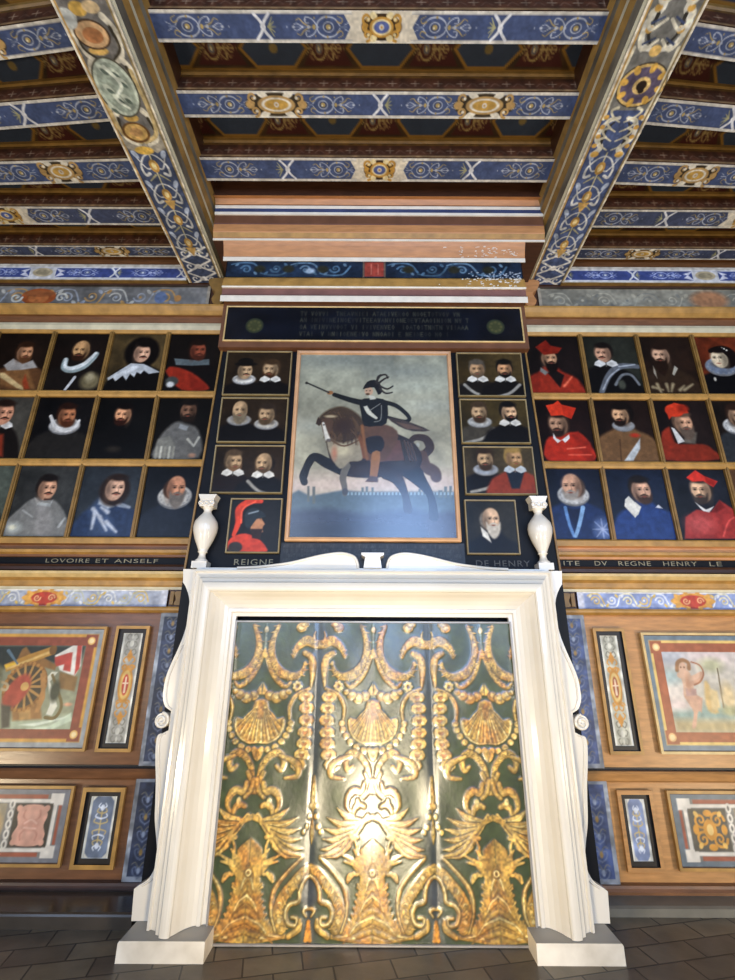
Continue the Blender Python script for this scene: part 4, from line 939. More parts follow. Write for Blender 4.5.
cv.poly(t((20, 395), (180, 330), (310, 285), (335, 300), (330, 330), (180, 385), (30, 440)), '#b8863a', soft=.008); cv.poly(t((20, 400), (100, 375), (90, 400), (30, 420)), '#e8b83c', soft=.01); cv.stroke(t((40, 420), (310, 315)), .008, .01, '#dcb368', soft=.01, sm=0)
cv.ell(t((320, 305))[0], .028, .035, '#7b5426', soft=.008); cv.stroke(t((45, 310), (100, 390)), .012, .006, '#5f7580', sm=0)
c = t((145, 530))[0]; q = t((145, 420))[0]
cv.ell(c, .155, .175, '#8f6232', rot=-.5); cv.ell(c, .13, .148, '#4f4430', rot=-.5)
for k in range(14):
    a = k*2*PI/14; cv.stroke([(c[0], c[1]), (c[0]+.14*math.cos(a), c[1]+.155*math.sin(a))], .010, .008, '#b88a4c', sm=0)
for k in range(28):
    a = k*2*PI/28; cv.ell((c[0]+.148*math.cos(a), c[1]+.163*math.sin(a)), .012, .012, '#b07d40')
cv.ell(t((95, 560))[0], .075, .13, '#ae4f3a', soft=.02, rot=-.5); cv.ell(c, .03, .03, '#d1a35c')
cv.poly(t((240, 450), (275, 440), (270, 600), (230, 690), (205, 690), (245, 560)), '#b9854a', soft=.008); cv.poly(t((285, 470), (310, 440), (350, 440), (300, 500), (330, 600), (345, 650), (310, 710), (275, 700), (300, 640)), '#e0d9bd', soft=.008)
cv.stroke(t((315, 460), (350, 560), (370, 650), (330, 720), (270, 720)), .010, .012, '#7e6a3c'); cv.ell(t((330, 560))[0], .035, .07, '#4c4d38', soft=.02); cv.ell(t((410, 640))[0], .03, .012, '#d9a079', soft=.01)
cv.poly(t((0, 640), (60, 650), (50, 780), (0, 790)), '#4f4a3c', soft=.02); cv.stroke(t((0, 500), (40, 520), (30, 550), (0, 545)), .008, .01, '#b9a27a')
for k in range(6):
    cv.poly([(x0+.15+k*.13, 1.1), (x0+.22+k*.13, 1.12), (x0+.20+k*.13, 1.4), (x0+.16+k*.13, 1.42)], ['#8a6234', '#a3884f', '#6f6a4c'][k % 3], soft=.03)
A, B = np.meshgrid(cv.A, cv.B); msk = ((A < i0) | (A > i1) | (B < k0) | (B > k1))[..., None]; cv.im = np.where(msk, keep, cv.im)
frame_thing('cannon_painting', x0-.02, x1+.02, z0-.02, z1+.02, cv, 'painted panel of a brass cannon, wheel, drum and red striped flag', 'painting', [(.018, 'gold', 3.738), (.004, 'wooddk', 3.745)])
# archer
x0, x1, z0, z1 = 2.065, 3.62, .87, 1.652
cv = bordered(x0, x1, z0, z1, '#cfc2b3', 1)
i0, i1, k0, k1 = x0+.12, x1-.12, z0+.12, z1-.12; keep = cv.im.copy()
t = tracer(640, 600, 735/120, Y=GY-.01)
cv.vgrad('#cdc4bb', '#c2b796'); cv.noise(.10, .15); cv.noise(.06, .07)
cv.poly([(i0, 1.16), (i1, 1.20), (i1, 1.06), (i0, 1.06)], '#94a697', soft=.08); cv.poly([(i0, 1.07), (i1, 1.05), (i1, k0), (i0, k0)], '#b9a577', soft=.05)
cv.ell(t((190, 340))[0], .12, .07, '#b9b8b8', soft=.06); cv.ell(t((210, 560))[0], .14, .05, '#e2d4c2', soft=.05); cv.ell(t((240, 640))[0], .12, .04, '#e4cfc0', soft=.05); cv.ell(t((190, 470))[0], .08, .05, '#aebcb4', soft=.06); cv.ell(t((430, 350))[0], .16, .07, '#dcc9c0', soft=.08)
cv.ell(t((440, 400))[0], .09, .05, '#b9b58f', soft=.05)
skn = '#d3ab8c'
cv.poly(t((250, 440), (300, 430), (330, 500), (340, 560), (370, 610), (280, 600), (270, 520)), skn, soft=.012, sm=3); cv.poly(t((280, 580), (370, 590), (380, 640), (360, 700), (350, 780), (325, 780), (335, 690), (300, 630)), '#cfa384', soft=.010, sm=3)
cv.poly(t((300, 590), (390, 600), (385, 690), (365, 680), (360, 630), (300, 620)), '#c99d80', soft=.012); cv.stroke(t((250, 460), (320, 480), (380, 450)), .022, .014, skn, soft=.01); cv.stroke(t((300, 520), (370, 490), (385, 450)), .016, .012, '#c89b7c', soft=.01)
cv.ell(t((262, 410))[0], .036, .042, skn, soft=.01); cv.stroke(t((232, 430), (235, 385), (265, 368), (300, 385), (305, 420)), .014, .014, '#9a7049', soft=.01); cv.ell(t((255, 412))[0], .006, .006, '#7a5236'); cv.ell(t((275, 412))[0], .006, .006, '#7a5236')
cv.stroke(t((320, 380), (370, 400), (395, 450), (375, 500), (340, 520)), .006, .006, '#a5704f'); cv.poly(t((285, 540), (350, 545), (355, 585), (290, 590)), '#b79283', soft=.012); cv.ell(t((300, 510))[0], .015, .05, '#b98a6a', soft=.02)
cv.poly(t((400, 500), (430, 520), (450, 600), (490, 690), (440, 690), (410, 640)), '#d9b676', soft=.02, sm=2); cv.poly(t((430, 540), (480, 560), (500, 660), (450, 690)), '#e0c58d', soft=.02); cv.stroke(t((480, 420), (520, 660)), .005, .006, '#6f6148', sm=0); cv.ell(t((550, 600))[0], .05, .10, '#e0c694', soft=.04)
cv.ell(t((560, 680))[0], .06, .03, '#b9b384', soft=.03)
for k in range(3):
    xx = 2.85+.22*k; cv.ell((xx, 1.3), .05, .12, '#d3b08f', soft=.02); cv.ell((xx, 1.44), .033, .04, '#c99f7c', soft=.01); cv.poly([(xx-.05, 1.2), (xx+.05, 1.2), (xx+.08, 1.05), (xx-.06, 1.05)], '#c9a56c', soft=.02)
A, B = np.meshgrid(cv.A, cv.B); msk = ((A < i0) | (A > i1) | (B < k0) | (B > k1))[..., None]; cv.im = np.where(msk, keep, cv.im)
frame_thing('archer_painting', x0-.02, x1+.02, z0-.02, z1+.02, cv, 'faded painting of a nude archer drawing a bow in a red and yellow border', 'painting', [(.018, 'goldlt', 3.738), (.004, 'wooddk', 3.745)])
# lower cartouche panels
for s in (-1, 1):
    x0, x1 = (-3.60, -2.07) if s < 0 else (2.055, 3.62); z0, z1 = (.193, .615) if s < 0 else (.19, .605)
    cv = Canvas(x0, x1, z0, z1, .0056, '#77777a' if s < 0 else '#657077'); e = x1 if s < 0 else x0; d = 1 if s < 0 else -1
    X = lambda a: e-d*a
    W2 = '#e0d6c4'
    lo, hi = x0+.05, x1-.05; cv.rect(lo, hi, z0+.03, z1-.03, '#7d7870')
    for zz in (z0+.045, z1-.045): cv.rect(lo+.1, hi-.1, zz-.012, zz+.012, '#9b4f38')
    cv.rect(min(X(.065), X(.045)), max(X(.065), X(.045)), z0+.10, z1-.09, '#9b4f38')
    cv.rect(lo+.02, hi-.02, z0+.06, z0+.08, W2); cv.rect(lo+.02, hi-.02, z1-.08, z1-.06, W2); cv.rect(min(X(.10), X(.075)), max(X(.10), X(.075)), z0+.05, z1-.05, W2)
    for zz in (z0+.06, z1-.06): cv.rect(min(X(.13), X(.04)), max(X(.13), X(.04)), zz-.035, zz+.035, W2)
    def pan(a0, a1, col): cv.rect(min(X(a0), X(a1)), max(X(a0), X(a1)), z0+.085, z1-.085, col)
    pan(.105, .36, '#2a2622' if s < 0 else '#4a463e'); zc = (z0+z1)/2
    col, dk = ('#d39b83', '#8e5647') if s < 0 else ('#d08f30', '#7d4f1c')
    c = (X(.235), zc)
    if s < 0:
        cv.poly([(c[0]-.10, zc+.06), (c[0]-.06, zc+.115), (c[0]+.06, zc+.115), (c[0]+.105, zc+.06), (c[0]+.09, zc), (c[0]+.11, zc-.06), (c[0]+.07, zc-.115), (c[0]-.07, zc-.115), (c[0]-.11, zc-.06), (c[0]-.085, zc)], col, sm=4)
        for q in (-1, 1):
            for p_ in (-1, 1): cv.ell((c[0]+q*.09, zc+p_*.095), .025, .02, col, rot=q*p_*.6); cv.stroke([(c[0]+q*.02, zc+p_*.02), (c[0]+q*.055, zc+p_*.05), (c[0]+q*.05, zc+p_*.085)], .006, .004, '#b97a66', soft=.01)
        cv.ell((c[0], zc), .05, .035, '#b5705c', soft=.02); cv.stroke([(c[0]-.04, zc+.01), (c[0], zc+.03), (c[0]+.04, zc+.01)], .005, .005, '#e8bfa8', soft=.01); cv.stroke([(c[0]-.04, zc-.015), (c[0]+.04, zc-.02)], .005, .005, '#e8bfa8', soft=.01); cv.ell((c[0], zc), .05, .05, '#e0ab93', soft=.05, alpha=.6)
    else:
        for q in (-1, 1):
            for p_ in (-1, 1):
                cv.spiral((c[0]+q*.055, zc+p_*.055), .05, 0, 1.5, .009, col, d=q*p_); cv.ell((c[0]+q*.08, zc+p_*.09), .02, .014, '#e3b45c', rot=q*p_)
            cv.ell((c[0]+q*.095, zc), .02, .03, col)
        cv.ell(c, .045, .06, col); cv.ell(c, .022, .032, '#f0c979'); cv.ell((c[0], zc+.095), .03, .02, col); cv.ell((c[0], zc-.1), .03, .02, col)
    for k in range(5): cv.ell((X(.385), z0+.10+k*.058), .02, .03, W2); cv.ell((X(.385), z0+.10+k*.058), .008, .014, '#6c675f')
    pan(.42, .95, '#9a8d72'); cv.ell((X(.55), zc), .12, .10, '#c9a067', soft=.04); cv.ell((X(.55), zc), .06, .07, '#dcbf8e', soft=.03)
    greenman(cv, X(1.25), zc, .1, .1, col, dk)
    frame_thing('cartouche_panel', x0-.022, x1+.022, z0-.022, z1+.022, cv, ('low panel with a pink cartouche on black and white strapwork' if s < 0 else 'low panel with a golden scroll cartouche on grey and white strapwork'), 'painted panel', [(.018, 'gold', 3.74), (.005, 'wooddk', 3.745)])

# stone plinths
b = MB(); b.prism_x([(WY, .05), (3.58, .05), (3.56, .042), (3.56, 0), (WY, 0)], 1.34, XE, 0); tag(b.build('baseboard_right', M['greystone']), kind='structure')
b = MB(); b.prism_x([(WY, .06), (3.60, .06), (3.60, 0), (WY, 0)], -XE, -1.34, 0); tag(b.build('baseboard_left', M['stone']), kind='structure')
b = MB(); b.prism_x([(3.60, .075), (3.41, .075), (3.395, .07), (3.39, .06), (3.39, 0), (3.60, 0)], -XE, -1.38, 0)
tag(b.build('stone_step', M['stone']), 'low polished dark stone step along the foot of the left wall', 'step')

# ------------------------------------------------------------------ chimney breast
r = empty('chimney_breast', (0, 3.33, 0), 'dark painted chimney breast rising from the fireplace to the ceiling', 'chimney breast')
BY = 3.33
out = [(-1.333, .12), (-1.20, .0), (1.20, .0), (1.333, .12), (1.335, 2.05), (1.275, 3.90), (-1.275, 3.90), (-1.335, 2.05)]
b = MB(); b.extrude(out[::-1], BY, WY-.03, 0); b.build('breast_body', [M['navy']], r)
for s in (-1, 1):
    b = MB(); b.extrude([(s*1.335, 2.05), (s*1.322, 2.05), (s*1.262, 3.90), (s*1.275, 3.90)], BY-.012, BY-.001, 0)
    b.build('gilt_edge', M['golddk'], r)
b = MB(); b.box(-1.285, 1.285, 3.268, WY-.03, 3.89, 4.36, 0); b.frame(-1.252, 1.252, 3.945, 4.30, [(0, 3.268), (0, 3.258), (.006, 3.254), (.012, 3.258), (.012, 3.266)], 1)
insf = b.build('inscription_frame', [M['redbrown'], M['goldlt']], r)
cv = Canvas(-1.242, 1.242, 3.955, 4.29, .006, '#0d1018'); cv.noise(.3, .15)
for (x, z) in ((-1.0, 4.10), (1.02, 4.10)):
    cv.ell((x, z), .075, .075, '#2e3426'); cv.ell((x, z), .06, .06, '#3d4028'); 
    for k in range(8): cv.ell((x+.045*math.cos(k*PI/4), z+.045*math.sin(k*PI/4)), .012, .012, '#4d4d30')
def scribble(cv, x0, x1, z, h, col, p=.85, alpha=.8, rnd=random):
    x = x0
    while x < x1:
        if rnd.random() > 1-p:
            k = rnd.choice('IOENVTA'); w = h*.55; g = dict(w0=.0035, w1=.0035, col=col, sm=0, alpha=alpha*rnd.uniform(.4, 1))
            def S(*p_): cv.stroke([(x+a*w, z+b_*h) for a, b_ in p_], **g)
            if k == 'I': S((.5, 0), (.5, 1))
            elif k == 'O': S((.1, .5), (.5, 1), (.9, .5), (.5, 0), (.1, .5))
            elif k == 'E': S((.9, 1), (.1, 1), (.1, 0), (.9, 0)); S((.1, .5), (.7, .5))
            elif k == 'N': S((.1, 0), (.1, 1), (.9, 0), (.9, 1))
            elif k == 'V': S((.1, 1), (.5, 0), (.9, 1))
            elif k == 'T': S((.0, 1), (1, 1)); S((.5, 0), (.5, 1))
            elif k == 'A': S((.0, 0), (.5, 1), (1, 0)); S((.2, .4), (.8, .4))
            x += h*.78
        else: x += h*.7
for z, a0, a1 in ((4.205, -.62, .72), (4.14, -.62, .80), (4.07, -.62, .78), (4.0, -.62, .62)): scribble(cv, a0, a1, z, .04, '#4a4a3c')
b = MB(); b.canvas(cv, lambda A, B: (A, 3.262+0*A, B)); b.build('inscription_board', M['varnish'], insf)
# stepped cornice: (photo row, distance, material)
def zc_(v, Y): return PY(CX, v, Y)[1]
nodes = [(302, 3.27, None), (302, 3.215, 'creamlt'), (296, 3.21, 'creamlt'), (295, 3.235, 'mauve'), (289, 3.23, 'mauve'), (288, 3.215, 'creamlt'), (286.5, 3.21, 'creamlt'), (286, 3.215, 'goldlt'), (279, 3.23, 'gold'), (278, 3.25, 'gold'), (262, 3.25, 'navy'),
         (261.5, 3.235, 'creamlt'), (257.5, 3.23, 'creamlt'), (257, 3.235, 'orange'), (252, 3.22, 'orange'), (246, 3.20, 'orange'), (241.5, 3.18, 'orange'), (240.8, 3.172, 'creamlt'), (239, 3.170, 'creamlt'), (238, 3.172, 'orange'), (233, 3.155, 'gold'), (232, 3.15, 'orange'), (225, 3.145, 'orange'),
         (224, 3.15, 'mauve'), (216, 3.14, 'redbrown'), (215, 3.13, 'creamlt'), (212.5, 3.125, 'creamlt'), (212, 3.125, 'blueband'), (209, 3.123, 'blueband'), (208.5, 3.12, 'creamlt'), (206, 3.115, 'creamlt'), (205, 3.12, 'brown'), (199, 3.09, 'orange'), (196, 3.05, 'orange')]
M['blueband'] = solid('blue_stripe', '#3a4669', .5, var=.2, scale=6)
keys = []; prof = []; 
for v, Y, k in nodes: prof.append((Y, zc_(v, Y)))
prof.append((3.05, PZ_)); prof.append((WY-.03, PZ_)); prof.append((WY-.03, zc_(302, 3.27)))
keys = [n_[2] for n_ in nodes[1:]]+['wooddk', 'wooddk', 'wooddk', 'wooddk']; uk = sorted(set(keys))
zsplit = zc_(262, 3.25)
mats = [uk.index(k) for k in keys]
# lower courses (narrow) and upper courses (running from beam to beam)
ns = 11
b = MB(); low = prof[:ns]+[(WY-.03, prof[ns-1][1]), (WY-.03, prof[0][1])]; b.prism_x(low, -1.30, 1.30, mats[:ns-1]+[uk.index('wooddk')]*3)
b.build('lower_cornice', [M[k] for k in uk], r)
b = MB(); mid = prof[ns-1:17]+[(WY-.03, prof[16][1]), (WY-.03, prof[ns-1][1])]; b.prism_x(mid, -1.33, 1.33, mats[ns-1:16]+[uk.index('wooddk')]*3); b.build('cove', [M[k] for k in uk], r)
b = MB(); up = prof[16:]; up[-1] = (WY-.03, prof[16][1]); b.prism_x(up, -1.42, 1.50, mats[16:]); b.build('upper_cornice', [M[k] for k in uk], r)
zf0, zf1 = zc_(278, 3.25), zc_(262, 3.25); zm = (zf0+zf1)/2
cv = Canvas(-1.29, 1.29, zf0, zf1, .006, '#1f2c3d'); cv.noise(.3, .15)
scrollband(cv, -1.25, -.12, zm, zf1-zf0-.02, ['#4f6b80', '#3f5666', '#5f7788'], .010, .26); scrollband(cv, .12, 1.25, zm, zf1-zf0-.02, ['#4f6b80', '#3f5666', '#5f7788'], .010, .26)
for x in (-1.0, -.75, -.45, .3, .7, 1.0): cv.ell((x, zm), .05, .04, '#2c2c22', soft=.02)
cv.ell((-.56, zm-.02), .04, .03, '#a9bac6', soft=.02); cv.rect(-.085, .085, zf0+.01, zf1-.01, '#9a4034'); cv.rect(-.10, -.085, zf0, zf1, '#6d5a4c'); cv.rect(.085, .10, zf0, zf1, '#6d5a4c'); cv.rect(-.03, -.02, zf0+.03, zf1-.03, '#c06a58'); cv.rect(.03, .04, zf0+.03, zf1-.03, '#c06a58')
for k in range(60): cv.ell((1.28-abs(RNG.randn())*.18, zf0+RNG.rand()*.07), .006, .004, '#d8dde0')
cv.noise(.15, .025); b = MB(); b.canvas(cv, lambda A, B: (A, 3.244+0*A, B)); b.build('painted_frieze', M['varnish'], r)
# flaking paint on the right end of the cornice
b = MB()
for k in range(150):
    x = 1.27-abs(RNG.randn())*.28; i = random.choice((4, 13, 14, 7, 8)); (ya, za), (yb, zb) = prof[i], prof[i+1]; f = RNG.rand()
    y, z = ya+(yb-ya)*f, za+(zb-za)*f; w, h = RNG.uniform(.004, .016), RNG.uniform(.003, .008); b.add([(x-w, y-.003, z-h), (x+w, y-.003, z-h*.4), (x+w*.6, y-.003, z+h), (x-w*.7, y-.003, z+h*.7)], [(0, 1, 2, 3)])
fl = b.build('flaked_paint', M['creamlt'], r); fl['kind'] = 'stuff'
# dark written field under the horse
cv = Canvas(-.66, .66, 2.02, 2.262, .007, '#1b1a1a'); cv.noise(.3, .1)
for z in (2.225, 2.19, 2.155, 2.12): scribble(cv, -.64, .62, z, .024, '#3e3d3a', alpha=.9)
cv.noise(.2, .02); b = MB(); b.canvas(cv, lambda A, B: (A, BY-.006+0*A, B)); b.box(-.66, .66, BY-.005, BY-.001, 2.02, 2.262, 0); b.build('written_field', M['fresco'], r)
x0, x1 = PY(234, 565, BY)[0], PY(273, 565, BY)[0]
text('gilt_letters', 'REIGNE', x0, x1, 2.098, .042, BY-.004, M['letter'], r); x0, x1 = PY(476, 565, BY)[0], PY(530, 565, BY)[0]
text('gilt_letters', 'DE', x0, x0+.09, 2.098, .042, BY-.004, M['letterdim'], r); text('gilt_letters', 'HENRY', x0+.13, x1, 2.098, .042, BY-.004, M['letterdim'], r)

# small double portraits on the breast
def small(x0, x1, z0, z1, paint, label, bg='#1f160d'):
    Y = 3.305; r2 = empty('breast_portrait', ((x0+x1)/2, BY, z0), label, 'portrait', 'small portraits on the chimney breast')
    cv = newcv(x0+.012, x1-.012, z0+.012, z1-.012, bg, .0055); paint(cv); cv.noise(.10, .02)
    b = MB(); b.canvas(cv, lambda A, B: (A, Y+.004+0*A, B), 0); b.box(x0+.01, x1-.01, Y+.006, BY-.001, z0+.01, z1-.01, 1); b.build('canvas', [M['varnish'], M['darkslot']], r2)
    b = MB(); b.frame(x0, x1, z0, z1, [(0, BY-.001), (0, Y+.002), (.002, Y-.004), (.009, Y-.003), (.012, Y+.006)]); b.build('frame', M['creamg'], r2)
M['creamg'] = solid('thin_gilt_edge', '#8f7d56', .45, var=.2, scale=12)
def HS(u, v): return PY(u, v, 3.31)
def two(h1, h2, f1, f2): 
    def f(cv):
        for (u, v), fn in ((h1, f1), (h2, f2)): fn(cv, HS(u, v))
    return f
s_ = .78
def man(skin='#a98a66', hair='#17100b', beard=None, col='v', coat='#0e0b0a', hat=False, bald=False, turn=0, sash=None, long=0, cc='#cfcabd'):
    def f(cv, c):
        body(cv, c, coat, s_)
        if sash: cv.stroke([(c[0]-.11*sash, c[1]-.14), (c[0]-.02*sash, c[1]-.22), (c[0]+.12*sash, c[1]-.26)], .013, .012, '#8d897f', soft=.012)
        if col == 'r': ruff(cv, c, .11, .05, cc, s=s_*1.1)
        head(cv, c, s_, skin, hair, beard, 'short', turn, bald=bald, long=long)
        if col == 'v': vcollar(cv, c, cc, s_)
        if hat: cv.ell((c[0], c[1]+.066), .092, .020, '#0a0807'); cv.ell((c[0], c[1]+.092), .062, .034, '#0a0807')
    return f
small(-1.218, -.675, 3.462, 3.879, two((245, 371), (271, 370), man(hat=True, col='r', turn=1), man(hair='#3b2a1a', beard='#3b2413', turn=-1)), 'double portrait with a man in a black hat and ruff, top of the left column')
small(-1.215, -.677, 3.045, 3.440, two((240, 411), (267, 415), man(bald=True, beard='#6b5f4b', col='r', cc='#8f887a', long=.03), man(hair='#2a2018', beard='#4a3a28', col='r', cc='#b5ae9e', turn=-1)), 'double portrait of two men in black, second in the left column')
small(-1.217, -.677, 2.630, 3.022, two((234, 462), (264, 464), man(hair='#4c3c2b', beard='#6b4f36', turn=1, coat='#1a100c'), man(bald=True, beard='#4f3d2b', turn=-1, sash=1)), 'double portrait with white collars, third in the left column above the helmeted man')
small(.683, 1.225, 3.462, 3.875, two((477, 370), (504.5, 370), man(hair='#4c443a', beard='#5b4a38', skin='#a9845f', sash=1, coat='#17130f'), man(hair='#0e0b09', beard='#120d0a', skin='#b5845c', sash=-1)), 'double portrait of two men with grey sashes, top of the right column', '#2e2412')
small(.685, 1.222, 3.048, 3.438, two((479, 413), (509, 413), man(hair='#3a2c1e', beard='#3a2a1c', col='r', cc='#a9a8a0', sash=-1, coat='#3a352c'), man(hair='#0d0a09', beard='#0f0b09', skin='#c79f78', turn=1)), 'double portrait with a black-haired man at right, second in the right column', '#2e2512')
def t3b(cv, c):
    body(cv, c, '#7b2f1d', s_); cv.poly([(c[0]-.07, c[1]-.1), (c[0]+.07, c[1]-.1), (c[0]+.02, c[1]-.24), (c[0]-.04, c[1]-.24)], '#171e28', soft=.015); head(cv, c, s_, '#a5805a', '#8a6e3c', '#6b5330', 'short', 1); vcollar(cv, c, '#a9b0b3', s_)
small(.688, 1.228, 2.630, 3.022, two((485, 460), (514, 459), man(hair='#2c2016', beard='#33261a', col='r', cc='#8c9298', sash=-1), t3b), 'double portrait with a fair man in red, third in the right column', '#30281a')
def helm(cv):
    t = tracer(200, 290, 555/170, Y=3.31)
    cv.poly(t((95, 850), (100, 810), (150, 795), (200, 820), (215, 860)), '#bb3a24', soft=.01, sm=3); cv.ell(t((115, 840))[0], .05, .04, '#2c2622', soft=.01)
    cv.ell(t((185, 770))[0], .045, .06, '#b07a55', soft=.012); cv.poly(t((200, 745), (212, 765), (203, 775), (206, 790), (180, 800)), '#b07a55', soft=.008); cv.poly(t((165, 780), (205, 780), (195, 815), (170, 810)), '#2a1a12', soft=.01)
    cv.poly(t((145, 750), (150, 725), (175, 710), (205, 725), (215, 740), (185, 748), (165, 775), (150, 775)), '#232a2e', soft=.008, sm=2); cv.stroke(t((160, 730), (190, 722)), .006, .005, '#8a949a', soft=.01, sm=0)
    cv.stroke(t((200, 690), (165, 690), (130, 715), (125, 760), (110, 800)), .016, .014, '#c23a22', soft=.01, mid=.030); cv.stroke(t((180, 692), (140, 715), (135, 760)), .006, .006, '#e0583a', soft=.01)
small(-1.052, -.667, 2.180, 2.592, helm, 'portrait of a soldier in a helmet with a huge red plume', '#12100e')
def old(cv):
    c = HS(491, 520); body(cv, c, '#0d0e14', .95); head(cv, c, .80, '#b8987a', '#6f675c', '#b9b0a0', 'short', 1, bald=True, long=.05); cv.poly([(c[0]-.08, c[1]-.05), (c[0]-.03, c[1]-.10), (c[0]-.01, c[1]-.17), (c[0]-.07, c[1]-.12)], '#c9c5ba', soft=.01)
small(.675, 1.055, 2.180, 2.590, old, 'portrait of a white-bearded old man in black, foot of the right column', '#1c1a15')

# ------------------------------------------------------------------ the horseman
x0, x1, z0, z1 = -.632, .636, 2.268, 3.878; Y = 3.30
cv = Canvas(x0+.03, x1-.03, z0+.03, z1-.03, .0052, '#8b8f7e'); cv.vgrad('#8c8d7a', '#aba287'); cv.noise(.12, .3); cv.noise(.08, .12); cv.noise(.06, .05)
t = tracer(270, 340, 3.5, Y=Y)
for (x, y, rx, c_) in ((200, 90, .22, '#9d9d88'), (480, 110, .25, '#7a8078'), (520, 160, .2, '#a3a796'), (250, 70, .3, '#6f756e'), (140, 300, .15, '#9c9e90'), (560, 230, .15, '#9fa294')): cv.ell(t((x, y))[0], rx, .05, c_, soft=.12, alpha=.7)
cv.poly(t((60, 470), (660, 460), (670, 540), (60, 545)), '#bdaa98', soft=.14)
cv.poly(t((60, 545), (100, 525), (140, 545), (250, 525), (330, 530), (670, 530), (680, 700), (50, 700)), '#4a585d', soft=.02); cv.poly(t((50, 600), (200, 590), (330, 610), (500, 590), (680, 640), (680, 700), (50, 700)), '#2c3140', soft=.06); cv.poly(t((50, 650), (300, 640), (680, 660), (680, 700), (50, 700)), '#20242f', soft=.05)
cv.poly(t((540, 620), (620, 600), (680, 600), (680, 700), (560, 700)), '#33323c', soft=.05)
for (x, y, w, h) in ((130, 510, 8, 55), (148, 512, 10, 60), (320, 515, 8, 18), (335, 512, 8, 22), (355, 515, 8, 18), (520, 520, 8, 22), (535, 515, 10, 26), (610, 512, 10, 40), (628, 510, 9, 40), (645, 520, 14, 30), (590, 525, 14, 25)):
    cv.poly(t((x, y), (x+w, y), (x+w, y+h), (x, y+h)), '#565f5a' if x > 200 else '#585a52', soft=.008)
for k in range(30): x = 270+k*13; cv.poly(t((x, 532), (x+7, 532), (x+7, 542), (x, 542)), '#8da0a5', soft=.005, alpha=.8)
HD = '#251a13'; HB = '#15110f'
# hind legs, tail
cv.poly(t((400, 450), (440, 440), (470, 490), (485, 540), (497, 600), (470, 600), (462, 545), (430, 500), (390, 480)), HD, soft=.006, sm=4)
cv.poly(t((440, 400), (520, 410), (540, 470), (570, 530), (585, 580), (588, 630), (560, 625), (556, 580), (545, 540), (500, 500), (450, 465), (430, 450)), HB, soft=.006, sm=4)
cv.stroke(t((490, 355), (510, 340), (545, 345), (560, 375), (540, 400), (525, 415)), .020, .03, '#33241b', soft=.006, mid=.035); cv.stroke(t((535, 400), (545, 440), (575, 460), (582, 480)), .035, .04, '#4a3425', soft=.012, mid=.05); cv.ell(t((455, 480))[0], .03, .05, '#3b2c24', soft=.04, alpha=.7); cv.ell(t((345, 440))[0], .16, .03, '#3d3029', soft=.04, alpha=.6); cv.ell(t((518, 366))[0], .014, .02, '#96988a')
# body
cv.poly(t((205, 330), (300, 280), (360, 300), (440, 325), (500, 355), (530, 400), (520, 445), (440, 460), (380, 480), (280, 478), (230, 455), (205, 400)), HD, soft=.008, sm=4)
cv.ell(t((480, 400))[0], .07, .09, '#43332a', soft=.08, alpha=.6); cv.ell(t((330, 455))[0], .18, .03, '#35271f', soft=.04, alpha=.7)
cv.poly(t((420, 345), (480, 350), (525, 400), (500, 450), (430, 440)), '#2f2822', soft=.03); cv.poly(t((390, 345), (455, 350), (470, 420), (385, 425)), '#5a3c31', soft=.012)
for k in range(3): cv.stroke(t((470+12*k, 350+6*k), (490+11*k, 420)), .006, .006, '#4a3931', soft=.01)
# forelegs
cv.stroke(t((260, 455), (200, 430), (155, 408), (130, 440), (120, 475)), .05, .025, HB, soft=.006, mid=.034); cv.stroke(t((122, 450), (115, 475), (120, 497)), .022, .026, HB, soft=.006, mid=.028)
cv.stroke(t((268, 440), (255, 480), (260, 510), (262, 538)), .03, .018, '#5c564b', soft=.006); cv.ell(t((263, 530))[0], .022, .028, '#3c3a3a', soft=.006)
# chest, neck, mane, head
cv.poly(t((205, 340), (290, 330), (330, 380), (320, 420), (280, 425), (245, 450), (210, 400)), '#8a8069', soft=.012, sm=3); cv.ell(t((250, 385))[0], .07, .05, '#b3a888', soft=.05); cv.ell(t((225, 395))[0], .02, .05, '#a56f55', soft=.03)
cv.stroke(t((215, 350), (260, 370), (320, 345)), .008, .006, '#5d4632', soft=.006); cv.stroke(t((300, 300), (320, 360), (330, 410)), .016, .012, '#6b4025', soft=.01)
cv.poly(t((165, 290), (180, 260), (215, 238), (260, 232), (310, 260), (330, 300), (300, 345), (250, 358), (215, 345), (205, 305)), '#40301f', soft=.02, sm=4)
for k in range(46):
    a_ = RNG.rand(); b2 = RNG.rand(); X0, Y0 = 180+120*a_, 245+70*b2+18*abs(a_-.5); cv.stroke(t((X0, Y0), (X0+10+8*b2, Y0+22), (X0+8+14*a_, Y0+48)), .003, .004, ['#4f3824', '#2a1e16', '#604830', '#3a2a1c'][k % 4], soft=.012, alpha=.8)
cv.ell(t((255, 300))[0], .07, .06, '#33231a', soft=.05)
cv.poly(t((178, 280), (205, 265), (222, 285), (210, 330), (215, 350), (198, 348), (185, 320)), '#4a3526', soft=.008); cv.poly(t((178, 290), (195, 288), (205, 320), (210, 348), (198, 346), (186, 320)), '#4a3526', soft=.008); cv.stroke(t((186, 290), (194, 320), (202, 345)), .010, .019, '#cfcabb', soft=.010); cv.ell(t((205, 350))[0], .018, .014, '#5b534b', soft=.008); cv.poly(t((160, 292), (168, 268), (182, 285), (172, 300)), '#33241a', soft=.006); cv.ell(t((212, 266))[0], .045, .012, '#a89878', soft=.012); cv.ell(t((188, 296))[0], .006, .006, '#100c0a')
